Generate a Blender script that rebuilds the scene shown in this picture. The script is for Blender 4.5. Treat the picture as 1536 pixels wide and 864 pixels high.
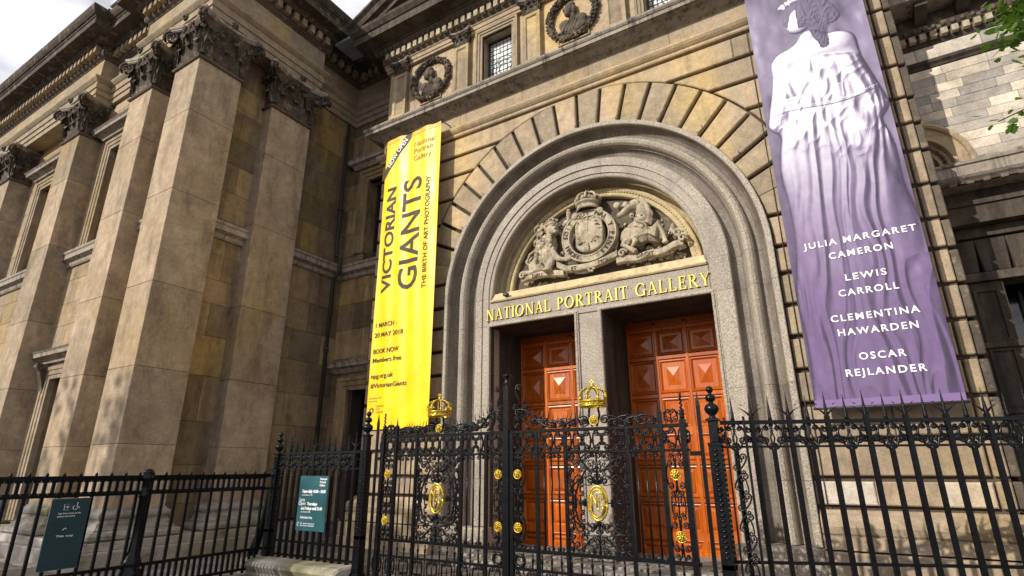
import bpy, bmesh, math, random
from math import sin, cos, pi, radians, sqrt, atan2, hypot
from mathutils import Vector, Matrix, noise
random.seed(7)
S = bpy.context.scene
for o in list(bpy.data.objects): bpy.data.objects.remove(o)
COL = S.collection
# ------------------------------------------------------------------ camera
cd = bpy.data.cameras.new('camera'); cam = bpy.data.objects.new('camera', cd); COL.objects.link(cam)
FPX, YAW, PIT, ROLL = 820.5, radians(31.024), radians(18.237), radians(-.26)
cd.sensor_fit = 'HORIZONTAL'; cd.sensor_width = 36; cd.lens = 36*FPX/1536; cd.clip_start = .05; cd.clip_end = 3000
_f = Vector((-sin(YAW)*cos(PIT), cos(YAW)*cos(PIT), sin(PIT))); _r0 = Vector((cos(YAW), sin(YAW), 0)); _u0 = _r0.cross(_f)
_r = _r0*cos(ROLL)+_u0*sin(ROLL); _u = _r.cross(_f)
cam.matrix_world = Matrix(((_r.x, _u.x, -_f.x, 0), (_r.y, _u.y, -_f.y, 0), (_r.z, _u.z, -_f.z, 1.65), (0, 0, 0, 1)))
S.camera = cam
S.render.resolution_x = 1024; S.render.resolution_y = 576
# ------------------------------------------------------------------ light
SUN_AZ = radians(24.5)      # to the left of the facade's normal
SUN_EL = radians(27.0)
sd = Vector((-sin(SUN_AZ)*cos(SUN_EL), -cos(SUN_AZ)*cos(SUN_EL), sin(SUN_EL)))   # towards the sun
w = bpy.data.worlds.new('World'); S.world = w; w.use_nodes = True
nt = w.node_tree; nt.nodes.clear()
sky = nt.nodes.new('ShaderNodeTexSky'); sky.sky_type = 'NISHITA'; sky.sun_disc = False
sky.sun_elevation = SUN_EL; sky.sun_rotation = atan2(sd.x, sd.y); sky.air_density = 1.0; sky.dust_density = 2.5
bg = nt.nodes.new('ShaderNodeBackground'); bg.inputs[1].default_value = .055
CL0, CL1, COFF = .34, .52, (0, 0, 0)
tc = nt.nodes.new('ShaderNodeTexCoord'); mp = nt.nodes.new('ShaderNodeMapping'); mp.inputs['Scale'].default_value = (1.2, 1.2, 2.6); mp.inputs['Location'].default_value = COFF
nz = nt.nodes.new('ShaderNodeTexNoise'); nz.inputs['Scale'].default_value = 1.7; nz.inputs['Detail'].default_value = 7; nz.inputs['Roughness'].default_value = .55
cr = nt.nodes.new('ShaderNodeValToRGB'); cr.color_ramp.elements[0].position = CL0; cr.color_ramp.elements[1].position = CL1
mx = nt.nodes.new('ShaderNodeMix'); mx.data_type = 'RGBA'; mx.inputs['B'].default_value = (23, 22.6, 24, 1)
out = nt.nodes.new('ShaderNodeOutputWorld')
nt.links.new(tc.outputs['Generated'], mp.inputs[0]); nt.links.new(mp.outputs[0], nz.inputs['Vector']); nt.links.new(nz.outputs[0], cr.inputs[0])
nt.links.new(cr.outputs[0], mx.inputs['Factor']); nt.links.new(sky.outputs[0], mx.inputs['A']); nt.links.new(mx.outputs['Result'], bg.inputs[0]); nt.links.new(bg.outputs[0], out.inputs[0])
sl = bpy.data.lights.new('sun', 'SUN'); sl.energy = 5.0; sl.angle = radians(.6); sl.color = (1, .935, .84)
so = bpy.data.objects.new('sun', sl); COL.objects.link(so); so.rotation_euler = sd.to_track_quat('Z', 'Y').to_euler(); so.location = (-20, -30, 30)
S.view_settings.view_transform = 'Standard'; S.view_settings.look = 'None'; S.view_settings.gamma = 1; S.view_settings.exposure = -.12
# ------------------------------------------------------------------ materials
def mat(name): 
    m = bpy.data.materials.new(name); m.use_nodes = True; n = m.node_tree; n.nodes.clear()
    o = n.nodes.new('ShaderNodeOutputMaterial'); b = n.nodes.new('ShaderNodeBsdfPrincipled'); n.links.new(b.outputs[0], o.inputs[0])
    return m, n, b
def N(n, t, **k):
    x = n.nodes.new(t)
    for a, v in k.items():
        if a[0] == '_': x.inputs[a[1:]].default_value = v
        else: setattr(x, a, v)
    return x
def noise_tex(n, vec, scale, detail=4, rough=.55, scl=(1, 1, 1)):
    m = N(n, 'ShaderNodeMapping'); m.inputs['Scale'].default_value = scl
    t = N(n, 'ShaderNodeTexNoise', _Scale=scale, _Detail=detail, _Roughness=rough)
    n.links.new(vec, m.inputs[0]); n.links.new(m.outputs[0], t.inputs['Vector']); return t.outputs[0]
def ramp(n, src, a, b, ca=(0, 0, 0, 1), cb=(1, 1, 1, 1)):
    r = N(n, 'ShaderNodeValToRGB'); e = r.color_ramp.elements
    e[0].position = a; e[1].position = b; e[0].color = ca; e[1].color = cb
    n.links.new(src, r.inputs[0]); return r.outputs[0]
def mixc(n, f, a, b, mode='MIX'):
    m = N(n, 'ShaderNodeMix', data_type='RGBA', blend_type=mode)
    for k, v in (('Factor', f), ('A', a), ('B', b)):
        if hasattr(v, 'links'): n.links.new(v, m.inputs[k])
        else: m.inputs[k].default_value = v if k == 'Factor' else (tuple(v)+(1,) if len(v) == 3 else v)
    return m.outputs['Result']
def bump(n, b, src, strength=.3, dist=.02):
    u = N(n, 'ShaderNodeBump', _Strength=strength, _Distance=dist); n.links.new(src, u.inputs['Height']); n.links.new(u.outputs[0], b.inputs['Normal'])
def stone(name, ca, cb, dirt, dlo=.5, dhi=.72, tint=.35, streak=(2.2, 2.2, .35), rough=.9, bscale=18, warm=None, dmax=.85):
    m, n, b = mat(name)
    g = N(n, 'ShaderNodeNewGeometry').outputs['Position']; oi = N(n, 'ShaderNodeObjectInfo')
    big = noise_tex(n, g, .9, 5, .6)
    c = mixc(n, ramp(n, big, .35, .65), ca, cb)
    if warm:
        c = mixc(n, ramp(n, noise_tex(n, g, .55, 3, .5, (1, 1, .6)), .52, .68), c, warm)
    rnd = ramp(n, oi.outputs['Random'], 0, 1, (1-tint, 1-tint*.95, 1-tint*.8, 1), (1+tint*.35, 1+tint*.25, 1+tint*.2, 1))
    c = mixc(n, 1.0, c, rnd, 'MULTIPLY')
    st = noise_tex(n, g, 1.3, 8, .68, streak)
    d = ramp(n, st, dlo, dhi); dm = N(n, 'ShaderNodeMath', operation='MULTIPLY'); n.links.new(d, dm.inputs[0]); dm.inputs[1].default_value = dmax
    c = mixc(n, dm.outputs[0], c, dirt)
    sp = noise_tex(n, g, 5.5, 6, .7); c = mixc(n, ramp(n, sp, .3, .72, (.72, .7, .68, 1), (1.14, 1.13, 1.1, 1)), c, c, 'MIX')
    mu = N(n, 'ShaderNodeMix', data_type='RGBA', blend_type='MULTIPLY'); mu.inputs['Factor'].default_value = 1
    n.links.new(c, mu.inputs['A']); n.links.new(ramp(n, sp, .3, .72, (.7, .68, .66, 1), (1.16, 1.14, 1.1, 1)), mu.inputs['B'])
    pit = noise_tex(n, g, 34, 5, .75)
    mu2 = N(n, 'ShaderNodeMix', data_type='RGBA', blend_type='MULTIPLY'); mu2.inputs['Factor'].default_value = 1
    n.links.new(mu.outputs['Result'], mu2.inputs['A']); n.links.new(ramp(n, pit, .3, .55, (.74, .72, .7, 1), (1.05, 1.05, 1.05, 1)), mu2.inputs['B'])
    n.links.new(mu2.outputs['Result'], b.inputs['Base Color']); b.inputs['Roughness'].default_value = rough
    b.inputs['Specular IOR Level'].default_value = .25
    ad = N(n, 'ShaderNodeMath', operation='ADD'); n.links.new(noise_tex(n, g, bscale, 8, .7), ad.inputs[0]); n.links.new(sp, ad.inputs[1])
    bump(n, b, ad.outputs[0], .45, .02)
    return m
M = {}
M['porch'] = stone('honey_limestone', (.47, .385, .27), (.37, .30, .205), (.14, .112, .08), .54, .80, .26, warm=(.55, .42, .21), dmax=.75)
M['ledge'] = stone('weathered_limestone', (.42, .38, .32), (.33, .29, .235), (.05, .043, .036), .50, .66, .2, streak=(6, 6, .25))
M['wing'] = stone('grey_brown_limestone', (.47, .38, .27), (.33, .26, .18), (.12, .092, .065), .50, .76, .18, streak=(1.8, 1.8, .5), warm=(.38, .29, .16), dmax=.8)
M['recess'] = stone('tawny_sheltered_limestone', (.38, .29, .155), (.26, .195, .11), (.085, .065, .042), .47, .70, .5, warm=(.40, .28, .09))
M['soot'] = stone('soot_shade_blackened_stone', (.11, .092, .07), (.065, .054, .042), (.30, .25, .18), .54, .66, .1, streak=(4, 4, 3))
M['carved'] = stone('carved_dirty_shaded_limestone', (.15, .125, .095), (.09, .075, .06), (.30, .25, .18), .55, .7, .1, streak=(5, 5, 5))
M['pale'] = stone('pale_cleaned_ashlar', (.72, .67, .57), (.57, .52, .43), (.32, .28, .21), .50, .74, .55, streak=(1, 1, 1), warm=(.52, .44, .31))
M['shade'] = stone('shade_dark_stone', (.15, .125, .095), (.09, .075, .058), (.03, .026, .022), .42, .64, .2)  # shade of the portico and cornices, put into a dark stone colour
M['joint'] = stone('mortar_joint', (.11, .088, .064), (.08, .063, .046), (.04, .032, .025))
M['arms'] = stone('cream_relief_stone', (.56, .49, .37), (.42, .36, .265), (.10, .08, .055), .46, .66, .08, streak=(4, 4, 2.5), dmax=.7)
M['cream'] = stone('cream_border_stone', (.60, .50, .30), (.52, .43, .25), (.25, .19, .11), .56, .78, .1)
M['base'] = stone('pale_mossy_plinth', (.40, .385, .35), (.31, .30, .27), (.11, .105, .06), .50, .66, .25, streak=(1, 1, 1.6), warm=(.24, .225, .12))
M['paving'] = stone('yorkstone_paving', (.20, .185, .165), (.15, .14, .125), (.08, .075, .07), .5, .8, .3, streak=(1, 1, 1))
M['asphalt'] = stone('asphalt', (.06, .06, .06), (.045, .045, .046), (.03, .03, .03), .5, .8, .1, streak=(1, 1, 1))
def granite(name='grey_granite', k=1., blotch=0.):
    m, n, b = mat(name); g = N(n, 'ShaderNodeNewGeometry').outputs['Position']; oi = N(n, 'ShaderNodeObjectInfo')
    v = noise_tex(n, g, 42, 4, .8); c = ramp(n, v, .36, .62, (.145*k, .122*k, .098*k, 1), (.52*k, .46*k*.98, .375*k*.95, 1))
    v2 = noise_tex(n, g, 95, 2, .6); c = mixc(n, ramp(n, v2, .58, .66), c, (.085, .075, .07))
    big = noise_tex(n, g, 1.5, 6, .65, (1.6, 1.6, .7)); c = mixc(n, ramp(n, big, .5-blotch*.12, .82-blotch*.14), c, (.17-.09*blotch, .14-.08*blotch, .11-.065*blotch))
    c = mixc(n, 1.0, c, ramp(n, oi.outputs['Random'], 0, 1, (.86, .85, .84, 1), (1.06, 1.05, 1.03, 1)), 'MULTIPLY')
    n.links.new(c, b.inputs['Base Color']); b.inputs['Roughness'].default_value = .62; bump(n, b, v, .35, .012); return m
M['granite'] = granite()
M['granite_dark'] = granite('dark_granite', .66, .8)
M['granite_shade'] = stone('shade_darkened_granite', (.075, .066, .056), (.05, .043, .036), (.02, .018, .015), .45, .65, .1)  # shade inside the door openings, put into the granite colour
def plain(name, col, rough=.5, metal=0., spec=.5, nsc=0, namt=.25, bmp=0, coat=0):
    m, n, b = mat(name); b.inputs['Roughness'].default_value = rough; b.inputs['Metallic'].default_value = metal; b.inputs['Specular IOR Level'].default_value = spec
    b.inputs['Coat Weight'].default_value = coat
    g = N(n, 'ShaderNodeNewGeometry').outputs['Position']; v = noise_tex(n, g, nsc or 6, 6, .65)
    lo = tuple(c*(1-namt) for c in col)+(1,); hi = tuple(min(1, c*(1+namt*.6)) for c in col)+(1,)
    n.links.new(ramp(n, v, .3, .7, lo, hi), b.inputs['Base Color'])
    rr = ramp(n, v, .3, .7, (rough*.8,)*3+(1,), (min(1, rough*1.25),)*3+(1,)); n.links.new(rr, b.inputs['Roughness'])
    if bmp: bump(n, b, noise_tex(n, g, 30, 4, .6), bmp, .01)
    return m
M['iron'] = plain('black_painted_iron', (.004, .0045, .006), .24, 0, .22, 9, .4, .25)
M['gold'] = plain('gilded_metal', (.62, .44, .05), .30, .75, .6, 26, .5, .4)
M['gilt'] = plain('gilt_lettering', (.66, .50, .05), .45, .2, .5, 12, .3)
M['yellow'] = plain('yellow_banner_vinyl', (.95, .60, .0), .42, 0, .4, 1.3, .12)
M['ink'] = plain('dark_printed_ink', (.055, .045, .03), .6, 0, .3, 3, .2)
M['inkgrey'] = plain('grey_printed_ink', (.30, .26, .08), .6, 0, .3, 3, .2)
M['white'] = plain('white_printed_ink', (.85, .85, .84), .55, 0, .3, 3, .05)
M['teal'] = plain('dark_teal_sign_enamel', (.016, .085, .10), .35, 0, .5, 2, .2, coat=.2)
M['tealdk'] = plain('deep_green_sign_enamel', (.008, .04, .045), .4, 0, .5, 2, .2)
M['signedge'] = plain('sign_edge_metal', (.45, .47, .46), .4, .3)
M['glass'] = plain('dark_window_glass', (.012, .014, .016), .08, 0, .8, 1, .3)
M['lead'] = plain('window_lead', (.03, .03, .033), .6)
M['leadglass'] = plain('frosted_leaded_glass', (.82, .86, .88), .22, 0, .6, 5, .3)
M['zinc'] = plain('lead_flashing', (.38, .42, .46), .35, .4, .5, 4, .3)
M['pipe'] = plain('black_drain_pipe', (.03, .028, .026), .55)
M['bark'] = plain('plane_bark', (.14, .115, .08), .9, 0, .2, 5, .5, .5)
M['frame'] = plain('dark_window_joinery', (.035, .03, .026), .5)
def wood():
    m, n, b = mat('varnished_red_oak'); g = N(n, 'ShaderNodeNewGeometry').outputs['Position']; oi = N(n, 'ShaderNodeObjectInfo')
    v = noise_tex(n, g, 3.5, 8, .7, (9, 9, .8)); c = ramp(n, v, .3, .72, (.22, .040, .003, 1), (.72, .175, .009, 1))
    c = mixc(n, ramp(n, noise_tex(n, g, 1.1, 3, .5), .45, .7), c, (.42, .075, .005))
    c = mixc(n, 1.0, c, ramp(n, oi.outputs['Random'], 0, 1, (.75, .7, .7, 1), (1.15, 1.1, 1.05, 1)), 'MULTIPLY')
    n.links.new(c, b.inputs['Base Color']); b.inputs['Roughness'].default_value = .30; b.inputs['Specular IOR Level'].default_value = .4; b.inputs['Coat Weight'].default_value = .35; b.inputs['Coat Roughness'].default_value = .15
    bump(n, b, v, .12, .006); return m
M['wood'] = wood()
def leafm():
    m, n, b = mat('maple_leaves'); g = N(n, 'ShaderNodeNewGeometry')
    c = ramp(n, noise_tex(n, g.outputs['Position'], 5, 3, .5), .3, .7, (.035, .095, .012, 1), (.10, .20, .025, 1))
    n.links.new(c, b.inputs['Base Color']); b.inputs['Roughness'].default_value = .45
    tr = N(n, 'ShaderNodeBsdfTranslucent'); tr.inputs[0].default_value = (.16, .30, .03, 1); ms = N(n, 'ShaderNodeMixShader'); ms.inputs[0].default_value = .35
    o = [x for x in n.nodes if x.type == 'OUTPUT_MATERIAL'][0]; n.links.new(b.outputs[0], ms.inputs[1]); n.links.new(tr.outputs[0], ms.inputs[2]); n.links.new(ms.outputs[0], o.inputs[0]); return m
M['leaf'] = leafm()
def printm():
    m, n, b = mat('purple_toned_print'); a = N(n, 'ShaderNodeAttribute', attribute_name='print'); 
    g = N(n, 'ShaderNodeNewGeometry').outputs['Position']
    mu = N(n, 'ShaderNodeMix', data_type='RGBA', blend_type='MULTIPLY'); mu.inputs['Factor'].default_value = 1
    n.links.new(a.outputs['Color'], mu.inputs['A']); n.links.new(ramp(n, noise_tex(n, g, 7, 8, .75), .3, .7, (.88, .88, .9, 1), (1.05, 1.05, 1.05, 1)), mu.inputs['B'])
    n.links.new(mu.outputs['Result'], b.inputs['Base Color']); b.inputs['Roughness'].default_value = .5; b.inputs['Specular IOR Level'].default_value = .3; return m
M['print'] = printm()
# ------------------------------------------------------------------ mesh building
class MB:
    def __init__(s): s.v = []; s.f = []; s.sm = []
    def add(s, vs, fs, smooth=False):
        o = len(s.v); s.v += [tuple(p) for p in vs]; s.f += [tuple(i+o for i in q) for q in fs]; s.sm += [smooth]*len(fs); return s
    def box(s, x0, x1, y0, y1, z0, z1, c=0.):
        if c <= 0:
            return s.add([(x0, y0, z0), (x1, y0, z0), (x1, y1, z0), (x0, y1, z0), (x0, y0, z1), (x1, y0, z1), (x1, y1, z1), (x0, y1, z1)],
                  [(0, 3, 2, 1), (4, 5, 6, 7), (0, 1, 5, 4), (1, 2, 6, 5), (2, 3, 7, 6), (3, 0, 4, 7)])
        vs = []
        for x, sx in ((x0, 1), (x1, -1)):
            for y, sy in ((y0, 1), (y1, -1)):
                for z, sz in ((z0, 1), (z1, -1)):
                    vs += [(x, y+sy*c, z+sz*c), (x+sx*c, y, z+sz*c), (x+sx*c, y+sy*c, z)]
        I = lambda a, b, d, k: ((a*2+b)*2+d)*3+k
        F = [(I(0,0,0,0), I(0,0,1,0), I(0,1,1,0), I(0,1,0,0)), (I(1,0,0,0), I(1,1,0,0), I(1,1,1,0), I(1,0,1,0)),
             (I(0,0,0,1), I(1,0,0,1), I(1,0,1,1), I(0,0,1,1)), (I(0,1,0,1), I(0,1,1,1), I(1,1,1,1), I(1,1,0,1)),
             (I(0,0,0,2), I(0,1,0,2), I(1,1,0,2), I(1,0,0,2)), (I(0,0,1,2), I(1,0,1,2), I(1,1,1,2), I(0,1,1,2))]
        for a in (0, 1):
            for b in (0, 1):
                F.append((I(a,b,0,0), I(a,b,0,1), I(a,b,1,1), I(a,b,1,0))); F.append((I(a,0,b,0), I(a,0,b,2), I(a,1,b,2), I(a,1,b,0))); F.append((I(0,a,b,1), I(0,a,b,2), I(1,a,b,2), I(1,a,b,1)))
                for d in (0, 1): F.append((I(a,b,d,0), I(a,b,d,1), I(a,b,d,2)))
        return s.add(vs, F)
    def prism(s, poly, a, b, ch=0., axis='y'):   # poly in (x,z); front face at b (towards the viewer), back at a; ch = chamfer of the front
        n = len(poly); ar = sum(poly[i][0]*poly[(i+1) % n][1]-poly[(i+1) % n][0]*poly[i][1] for i in range(n))
        if ar < 0: poly = poly[::-1]
        rings = [(poly, a)]
        if ch > 0:
            ins = []
            for i in range(n):
                p0, p, p1 = Vector(poly[i-1]), Vector(poly[i]), Vector(poly[(i+1) % n])
                e0 = (p-p0); e1 = (p1-p)
                if e0.length < 1e-7 or e1.length < 1e-7: ins.append(tuple(p)); continue
                e0.normalize(); e1.normalize(); n0 = Vector((-e0.y, e0.x)); n1 = Vector((-e1.y, e1.x)); mm = n0+n1
                k = ch/max(.35, 1+n0.dot(n1)); ins.append(tuple(p+mm*k))
            sg = 1 if b > a else -1
            rings += [(poly, b-sg*ch), (ins, b)]
        else: rings.append((poly, b))
        P = (lambda q, t: (q[0], t, q[1])) if axis == 'y' else ((lambda q, t: (t, q[0], q[1])) if axis == 'x' else (lambda q, t: (q[0], q[1], t)))
        vs = [P(q, t) for R_, t in rings for q in R_]; fs = []
        for k in range(len(rings)-1):
            for i in range(n): j = (i+1) % n; fs.append((k*n+i, k*n+j, (k+1)*n+j, (k+1)*n+i))
        m = len(rings)-1; fs.append(tuple(range(n))[::-1]); fs.append(tuple(m*n+i for i in range(n)))
        return s.add(vs, fs)
    def sweep(s, path, prof, kind='plan', closed=False, smooth=False, pclosed=True, side=1, radial=None):
        # path: 2D points; prof: (offset along normal, other coord)
        n = len(path); m = len(prof); nr = []
        for i in range(n):
            p = Vector(path[i]); a = Vector(path[i-1]) if (i > 0 or closed) else None; b = Vector(path[(i+1) % n]) if (i < n-1 or closed) else None
            d0 = (p-a).normalized() if a is not None else None; d1 = (b-p).normalized() if b is not None else None
            if d0 is None: d0 = d1
            if d1 is None: d1 = d0
            n0 = Vector((d0.y, -d0.x))*side; n1 = Vector((d1.y, -d1.x))*side; k = n0+n1; nr.append(k/max(.3, 1+n0.dot(n1)))
            if radial: nr[-1] = (Vector(radial)-p).normalized()
        P = {'plan': lambda a, b, t: (a, b, t), 'elev': lambda a, b, t: (a, t, b), 'elevx': lambda a, b, t: (t, a, b)}[kind]
        vs = [P(path[i][0]+nr[i].x*o, path[i][1]+nr[i].y*o, t) for i in range(n) for o, t in prof]; fs = []
        for i in range(n if closed else n-1):
            j = (i+1) % n
            for k in range(m if pclosed else m-1):
                l = (k+1) % m; fs.append((i*m+k, j*m+k, j*m+l, i*m+l))
        if not closed and pclosed: fs.append(tuple(range(m))[::-1]); fs.append(tuple((n-1)*m+k for k in range(m)))
        return s.add(vs, fs, smooth)
    def tube(s, pts, r, n=5, flat=1., smooth=True):
        pts = [Vector(p) for p in pts]; L = len(pts); vs = []
        up = Vector((0, 1, 0.013)).normalized()
        for i, p in enumerate(pts):
            t = (pts[min(i+1, L-1)]-pts[max(i-1, 0)]);
            t = t.normalized() if t.length > 1e-9 else Vector((0, 0, 1))
            a = t.cross(up)
            if a.length < 1e-3: a = t.cross(Vector((1, 0, 0)))
            a.normalize(); b = a.cross(t); rr = r[i] if isinstance(r, (list, tuple)) else r
            for k in range(n):
                q = 2*pi*(k+.5)/n; vs.append(p+a*cos(q)*rr+b*sin(q)*rr*flat)
        fs = [(i*n+k, i*n+(k+1) % n, (i+1)*n+(k+1) % n, (i+1)*n+k) for i in range(L-1) for k in range(n)]
        fs.append(tuple(range(n))[::-1]); fs.append(tuple((L-1)*n+k for k in range(n)))
        return s.add(vs, fs, smooth)
    def lathe(s, prof, c=(0, 0, 0), n=12, smooth=True, axis='z'):
        vs = []; m = len(prof)
        for k in range(n):
            a = 2*pi*k/n
            for r, z in prof:
                if axis == 'z': vs.append((c[0]+r*cos(a), c[1]+r*sin(a), c[2]+z))
                else: vs.append((c[0]+r*cos(a), c[1]-z, c[2]+r*sin(a)))
        fs = [(k*m+i, ((k+1) % n)*m+i, ((k+1) % n)*m+i+1, k*m+i+1) for k in range(n) for i in range(m-1)]
        return s.add(vs, fs, smooth)
    def ell(s, c, r, n=10, rot=None):
        m = max(5, n//2+1); vs = []; R_ = rot or Matrix.Identity(3)
        for i in range(m+1):
            t = pi*i/m
            for k in range(n):
                a = 2*pi*k/n; q = R_ @ Vector((r[0]*sin(t)*cos(a), r[1]*sin(t)*sin(a), r[2]*cos(t))); vs.append((c[0]+q.x, c[1]+q.y, c[2]+q.z))
        fs = [(i*n+k, (i+1)*n+k, (i+1)*n+(k+1) % n, i*n+(k+1) % n) for i in range(m) for k in range(n)]
        return s.add(vs, fs, True)
def finish(me):
    bm = bmesh.new(); bm.from_mesh(me); bmesh.ops.remove_doubles(bm, verts=bm.verts, dist=1e-6); bmesh.ops.recalc_face_normals(bm, faces=bm.faces); bm.to_mesh(me); bm.free()
def root(name, loc, label, cat, group=None, rotz=0):
    o = bpy.data.objects.new(name, None); COL.objects.link(o); o.location = loc; o.rotation_euler = (0, 0, rotz); o.empty_display_size = .2
    o['label'] = label; o['category'] = cat
    if group: o['group'] = group
    return o
def rootloc(o):
    while o.parent: o = o.parent
    return Vector(o.location) if o.rotation_euler.z == 0 else Vector((0, 0, 0))
def obj(name, mb, m, parent=None, label=None, clean=True, loc=None):
    me = bpy.data.meshes.new(name); me.from_pydata(mb.v, [], mb.f); me.polygons.foreach_set('use_smooth', mb.sm)
    if clean: finish(me)
    me.materials.append(M[m] if isinstance(m, str) else m)
    o = bpy.data.objects.new(name, me); COL.objects.link(o)
    if parent:
        o.parent = parent
        if not parent.parent: o.location = (-rootloc(parent) if loc is None else Vector(loc))
        elif loc is not None: o.location = loc
    if label: o['label'] = label
    return o
def inst(src, parent, loc, rotz=0, scale=None, name=None):   # copy sharing mesh data; loc in world metres
    o = src.copy(); o.name = name or src.name.split('.')[0]; COL.objects.link(o); o.parent = parent
    o.location = Vector(loc)-(rootloc(parent) if not parent.parent else Vector((0, 0, 0)))
    o.rotation_euler = (0, 0, rotz)
    if scale: o.scale = scale
    return o
def fuse(o, voxel, smooth=6, fac=.5):
    r = o.modifiers.new('remesh', 'REMESH'); r.mode = 'VOXEL'; r.voxel_size = voxel; r.use_smooth_shade = True
    s_ = o.modifiers.new('smooth', 'SMOOTH'); s_.iterations = smooth; s_.factor = fac
def text_mesh(txt, size, sx=1., ext=.002, bold=0., track=1.):
    c = bpy.data.curves.new('t', 'FONT'); c.body = txt; c.size = size; c.extrude = ext; c.resolution_u = 3; c.offset = bold; c.align_x = 'LEFT'; c.space_character = track
    o = bpy.data.objects.new('t', c); COL.objects.link(o); bpy.context.view_layer.update()
    me = bpy.data.meshes.new_from_object(o.evaluated_get(bpy.context.evaluated_depsgraph_get()))
    bpy.data.objects.remove(o); bpy.data.curves.remove(c)
    vs = [(v.co.x*sx, v.co.y, v.co.z) for v in me.vertices]; fs = [tuple(p.vertices) for p in me.polygons]; bpy.data.meshes.remove(me)
    return vs, fs
def refine(vs, fs, L=.07):
    bm = bmesh.new(); V = [bm.verts.new(v) for v in vs]
    for f in fs:
        try: bm.faces.new([V[i] for i in f])
        except ValueError: pass
    for _ in range(4):
        e = [e for e in bm.edges if e.calc_length() > L]
        if not e: break
        bmesh.ops.subdivide_edges(bm, edges=e, cuts=1); bmesh.ops.triangulate(bm, faces=bm.faces[:])
    bm.verts.index_update(); r = ([tuple(v.co) for v in bm.verts], [tuple(v.index for v in f.verts) for f in bm.faces]); bm.free(); return r
def put_text(txt, x0, z0, capH, y, width=None, vertical=False, bold=0., ext=.002, fn=None, track=1.):
    """text facing -Y; x0,z0 = start of the baseline; capH = capital height; fitted to width"""
    vs, fs = text_mesh(txt, capH/.70, 1., ext, bold*capH, track)
    if fn: vs, fs = refine(vs, fs)
    xs = [v[0] for v in vs]; a, b = min(xs), max(xs); k = width/(b-a) if width else 1.
    mb = MB(); q = []
    for v in vs:
        u, h, d = (v[0]-a)*k, v[1], v[2]
        p = (x0+u, y-d, z0+h) if not vertical else (x0-h, y-d, z0+u)
        q.append(fn(p) if fn else p)
    mb.add(q, fs); return mb
def arc(cx, cz, r, a0, a1, n):
    return [(cx+r*cos(radians(a0+(a1-a0)*i/n)), cz+r*sin(radians(a0+(a1-a0)*i/n))) for i in range(n+1)]
# ------------------------------------------------------------------ ground and pavement
g = MB().add([(-900, -900, -.14), (900, -900, -.14), (900, 900, -.14), (-900, 900, -.14)], [(0, 1, 2, 3)])
o = obj('ground', g, 'asphalt'); o['kind'] = 'structure'
pv = MB().box(-60, 40, -3.2, 16, -.3, -.02); pav = obj('pavement', pv, 'paving'); pav['kind'] = 'structure'
slab = None
for i in range(16):
    for j in range(9):
        x = -10+i*.95+(j % 2)*.4; y = -2.2+j*.75
        if slab is None: slab = obj('paving_slab', MB().box(-.465, .465, -.365, .365, -.02, 0.0, .006), 'paving', pav, loc=(x, y, 0)); slab.parent = pav
        else:
            s_ = slab.copy(); COL.objects.link(s_); s_.parent = pav; s_.location = (x, y, 0)
# ------------------------------------------------------------------ gallery entrance front
CX = -4.24; ZA = 5.37
G = root('gallery_entrance_building', (CX, 10.2, 0), 'honey stone entrance front with granite arch and red oak doors between two long banners', 'building')
XL, XR = -10.35, 1.83
def outer(z): return sqrt(max(0, 4.35**2-(z-5.58)**2))
def gran(z): return 3.6 if z < ZA else sqrt(max(0, 3.6**2-(z-ZA)**2))
def lim(z): return gran(z)+.01 if z < 6.535 else outer(z)+.06
rows = [1.07, 1.48, 2.04, 2.60, 3.14, 3.70, 4.25, 4.82, 5.32, 5.92, 6.54, 7.05, 7.55, 8.20, 8.85, 9.41, 9.97]
gp = .041
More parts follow.
